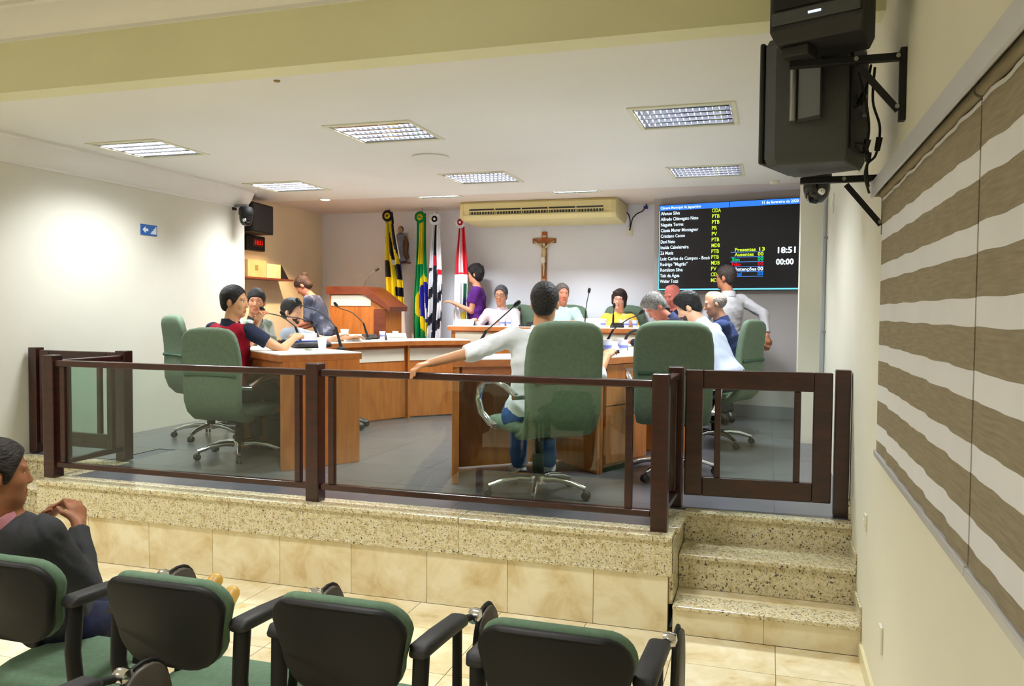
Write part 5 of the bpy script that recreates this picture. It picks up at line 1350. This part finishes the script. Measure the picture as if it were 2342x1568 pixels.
person('standing woman in blue-grey patterned dress bending forward in the alcove', (-5.32, 8.60, 1.93), 1.75, lean=.42, look=.0, nod=.75, s=.93, skin=(186,116,88), hair=('bun', (64,42,32)), female=True,
       top=((54,58,76), ((104,108,126), 8, .56), .50), pants=((54,58,76), ((104,108,126), 8, .56)), legs='stand', skirt=.12, R=(A(-5.42, 8.72, 1.42), (0, -.5, -.5)), L=(A(-5.42, 8.48, 1.42), (0, -.5, -.5)))
person('standing woman in purple dress with short black hair beside the red flag', (-3.585, 9.82, 2.11), 1.85, lean=.06, look=-.1, nod=.08, s=.92, skin=(198,138,108), hair=('curly', (26,22,24)), female=True,
       top=((84,34,116), None, .32), pants=((84,34,116), None), legs='stand', skirt=.25, floor=DZ, R=(A(-3.52, 9.72, 1.52), (0, -1, 0)), L=(A(-3.80, 9.66, 1.74), (0, -.6, -1)))
person('seated man in pale pink shirt with glasses at the head table', (-3.18, 9.66, 1.84), PI, lean=.10, look=.05, nod=.05, s=.96, skin=(192,134,104), hair=('short', (74,74,80)), glasses=(90,90,96), floor=DZ,
       top=((204,188,194), None, .96), collar=(206,190,196), pants=((50,50,60), None), R=(A(-3.42, 9.34, 1.515), (.6, 0, -1)), L=(A(-3.00, 9.30, 1.51), (-.5, 0, -1)), open_collar=True)
person('seated man in pale mint shirt at the head table behind the man in white', (-2.405, 9.68, 1.86), PI, lean=.0, look=.55, nod=.05, s=.97, skin=(194,124,98), hair=('short', (92,84,80)), floor=DZ,
       top=((166,192,190), None, .35), collar=(170,196,194), pants=((50,50,60), None), R=(A(-2.58, 9.36, 1.51), (.6, 0, -1)), L=(A(-2.15, 9.36, 1.51), (-.6, 0, -1)))
person('seated woman in yellow patterned blouse with dark bob and glasses', (-1.705, 9.68, 1.79), PI-.05, lean=.02, look=.05, nod=.0, tilt=-.08, s=.94, skin=(226,168,146), hair=('bob', (46,32,28)), female=True, glasses=(130,40,40), floor=DZ,
       top=((232,178,58), ((244,226,190), 9, .60), .80), pants=((50,50,60), None), R=(A(-1.95, 9.38, 1.51), (.7, 0, -1)), L=(A(-1.50, 9.38, 1.51), (-.6, 0, -1)))
person('bald man with reddish face in black, looking down beside the screen wall', (-1.02, 9.16, 1.84), 2.3, lean=.10, look=.2, nod=.45, s=.95, skin=(206,116,104), hair=('bald', (120,80,70)), top=((30,32,40), None, .9), pants=((36,38,44), None),
       R=(A(-1.28, 8.95, 1.35), (.4, 0, -1)), L=(A(-1.02, 8.82, 1.35), (-.4, 0, -1)), collar=(34,36,46), floor=PZ)
person('grey-haired man in dark navy jacket bent over his papers', (-1.0, 7.62, 1.70), 1.75, lean=.62, look=.30, nod=.85, s=.97, skin=(194,120,98), hair=('thick', (126,124,120)), top=((34,38,58), None, .97), collar=(60,72,110), pants=((36,38,48), None),
       R=(A(-1.12, 7.88, 1.37), (.5, 0, -.6)), L=(A(-1.22, 7.62, 1.37), (-.5, 0, -.6)))
person('black-haired bearded man in pale blue shirt leaning over the desk, back turned', (-.64, 6.97, 1.69), 1.15, lean=.58, look=.35, nod=.50, s=.98, skin=(216,166,136), hair=('thick', (20,19,21)), beard=(70,50,42), top=((184,194,214), None, .95), collar=(186,196,216),
       pants=((44,48,62), None), R=(A(-.86, 7.25, 1.38), (.7, 0, -.6)), L=(A(-.98, 6.98, 1.38), (-.7, 0, -.4)), h0=.014, hf=.0065)
person('balding man with grey fringe in navy shirt between the blue shirt and the screen', (-.50, 8.10, 1.735), 1.62, lean=.30, look=.1, nod=.25, s=.97, skin=(206,154,124), hair=('fringe', (150,140,132)), top=((52,64,104), None, .9), collar=(54,66,108), pants=((36,38,48), None),
       R=(A(-.88, 8.30, 1.37), (.6, 0, -1)), L=(A(-.95, 8.02, 1.38), (-.6, 0, -1)))
person('standing man in light grey shirt and glasses before the voting screen', (-.435, 8.78, 2.01), .75, lean=.06, look=.45, nod=.06, s=.98, skin=(160,104,74), hair=('short', (44,34,30)), glasses=(24,24,26), top=((168,165,168), None, .95), collar=(172,169,172), pants=((30,30,34), None), legs='stand',
       R=(A(-.02, 8.72, 1.42), (.8, -.6, 0)), L=(A(-.62, 8.90, 1.42), (-.8, -.4, 0)), h0=.014)
person('seated man in white shirt and jeans, back turned, arm resting on the railing', (-1.30, 4.80, 1.695), .40, lean=-.06, side=.12, look=-.30, nod=.05, s=.98, skin=(204,150,112), hair=('short', (34,30,30)), top=((238,242,255), None, .62), collar=(240,244,255), cuff=True,
       pants=((62,92,150), None), shoes=(190,190,192), al=1.04, L=(A(-1.86, 4.325, 1.345), (.0, -.7, -.35)), R=(A(-1.00, 5.25, 1.36), (.6, 0, -1)), h0=.011, hf=.0048, grip=.45, palm=(A(0, 0, -1), A(0, 0, -1)), foot=(A(-1.45, 5.50, .585), A(-1.62, 5.36, .585)))
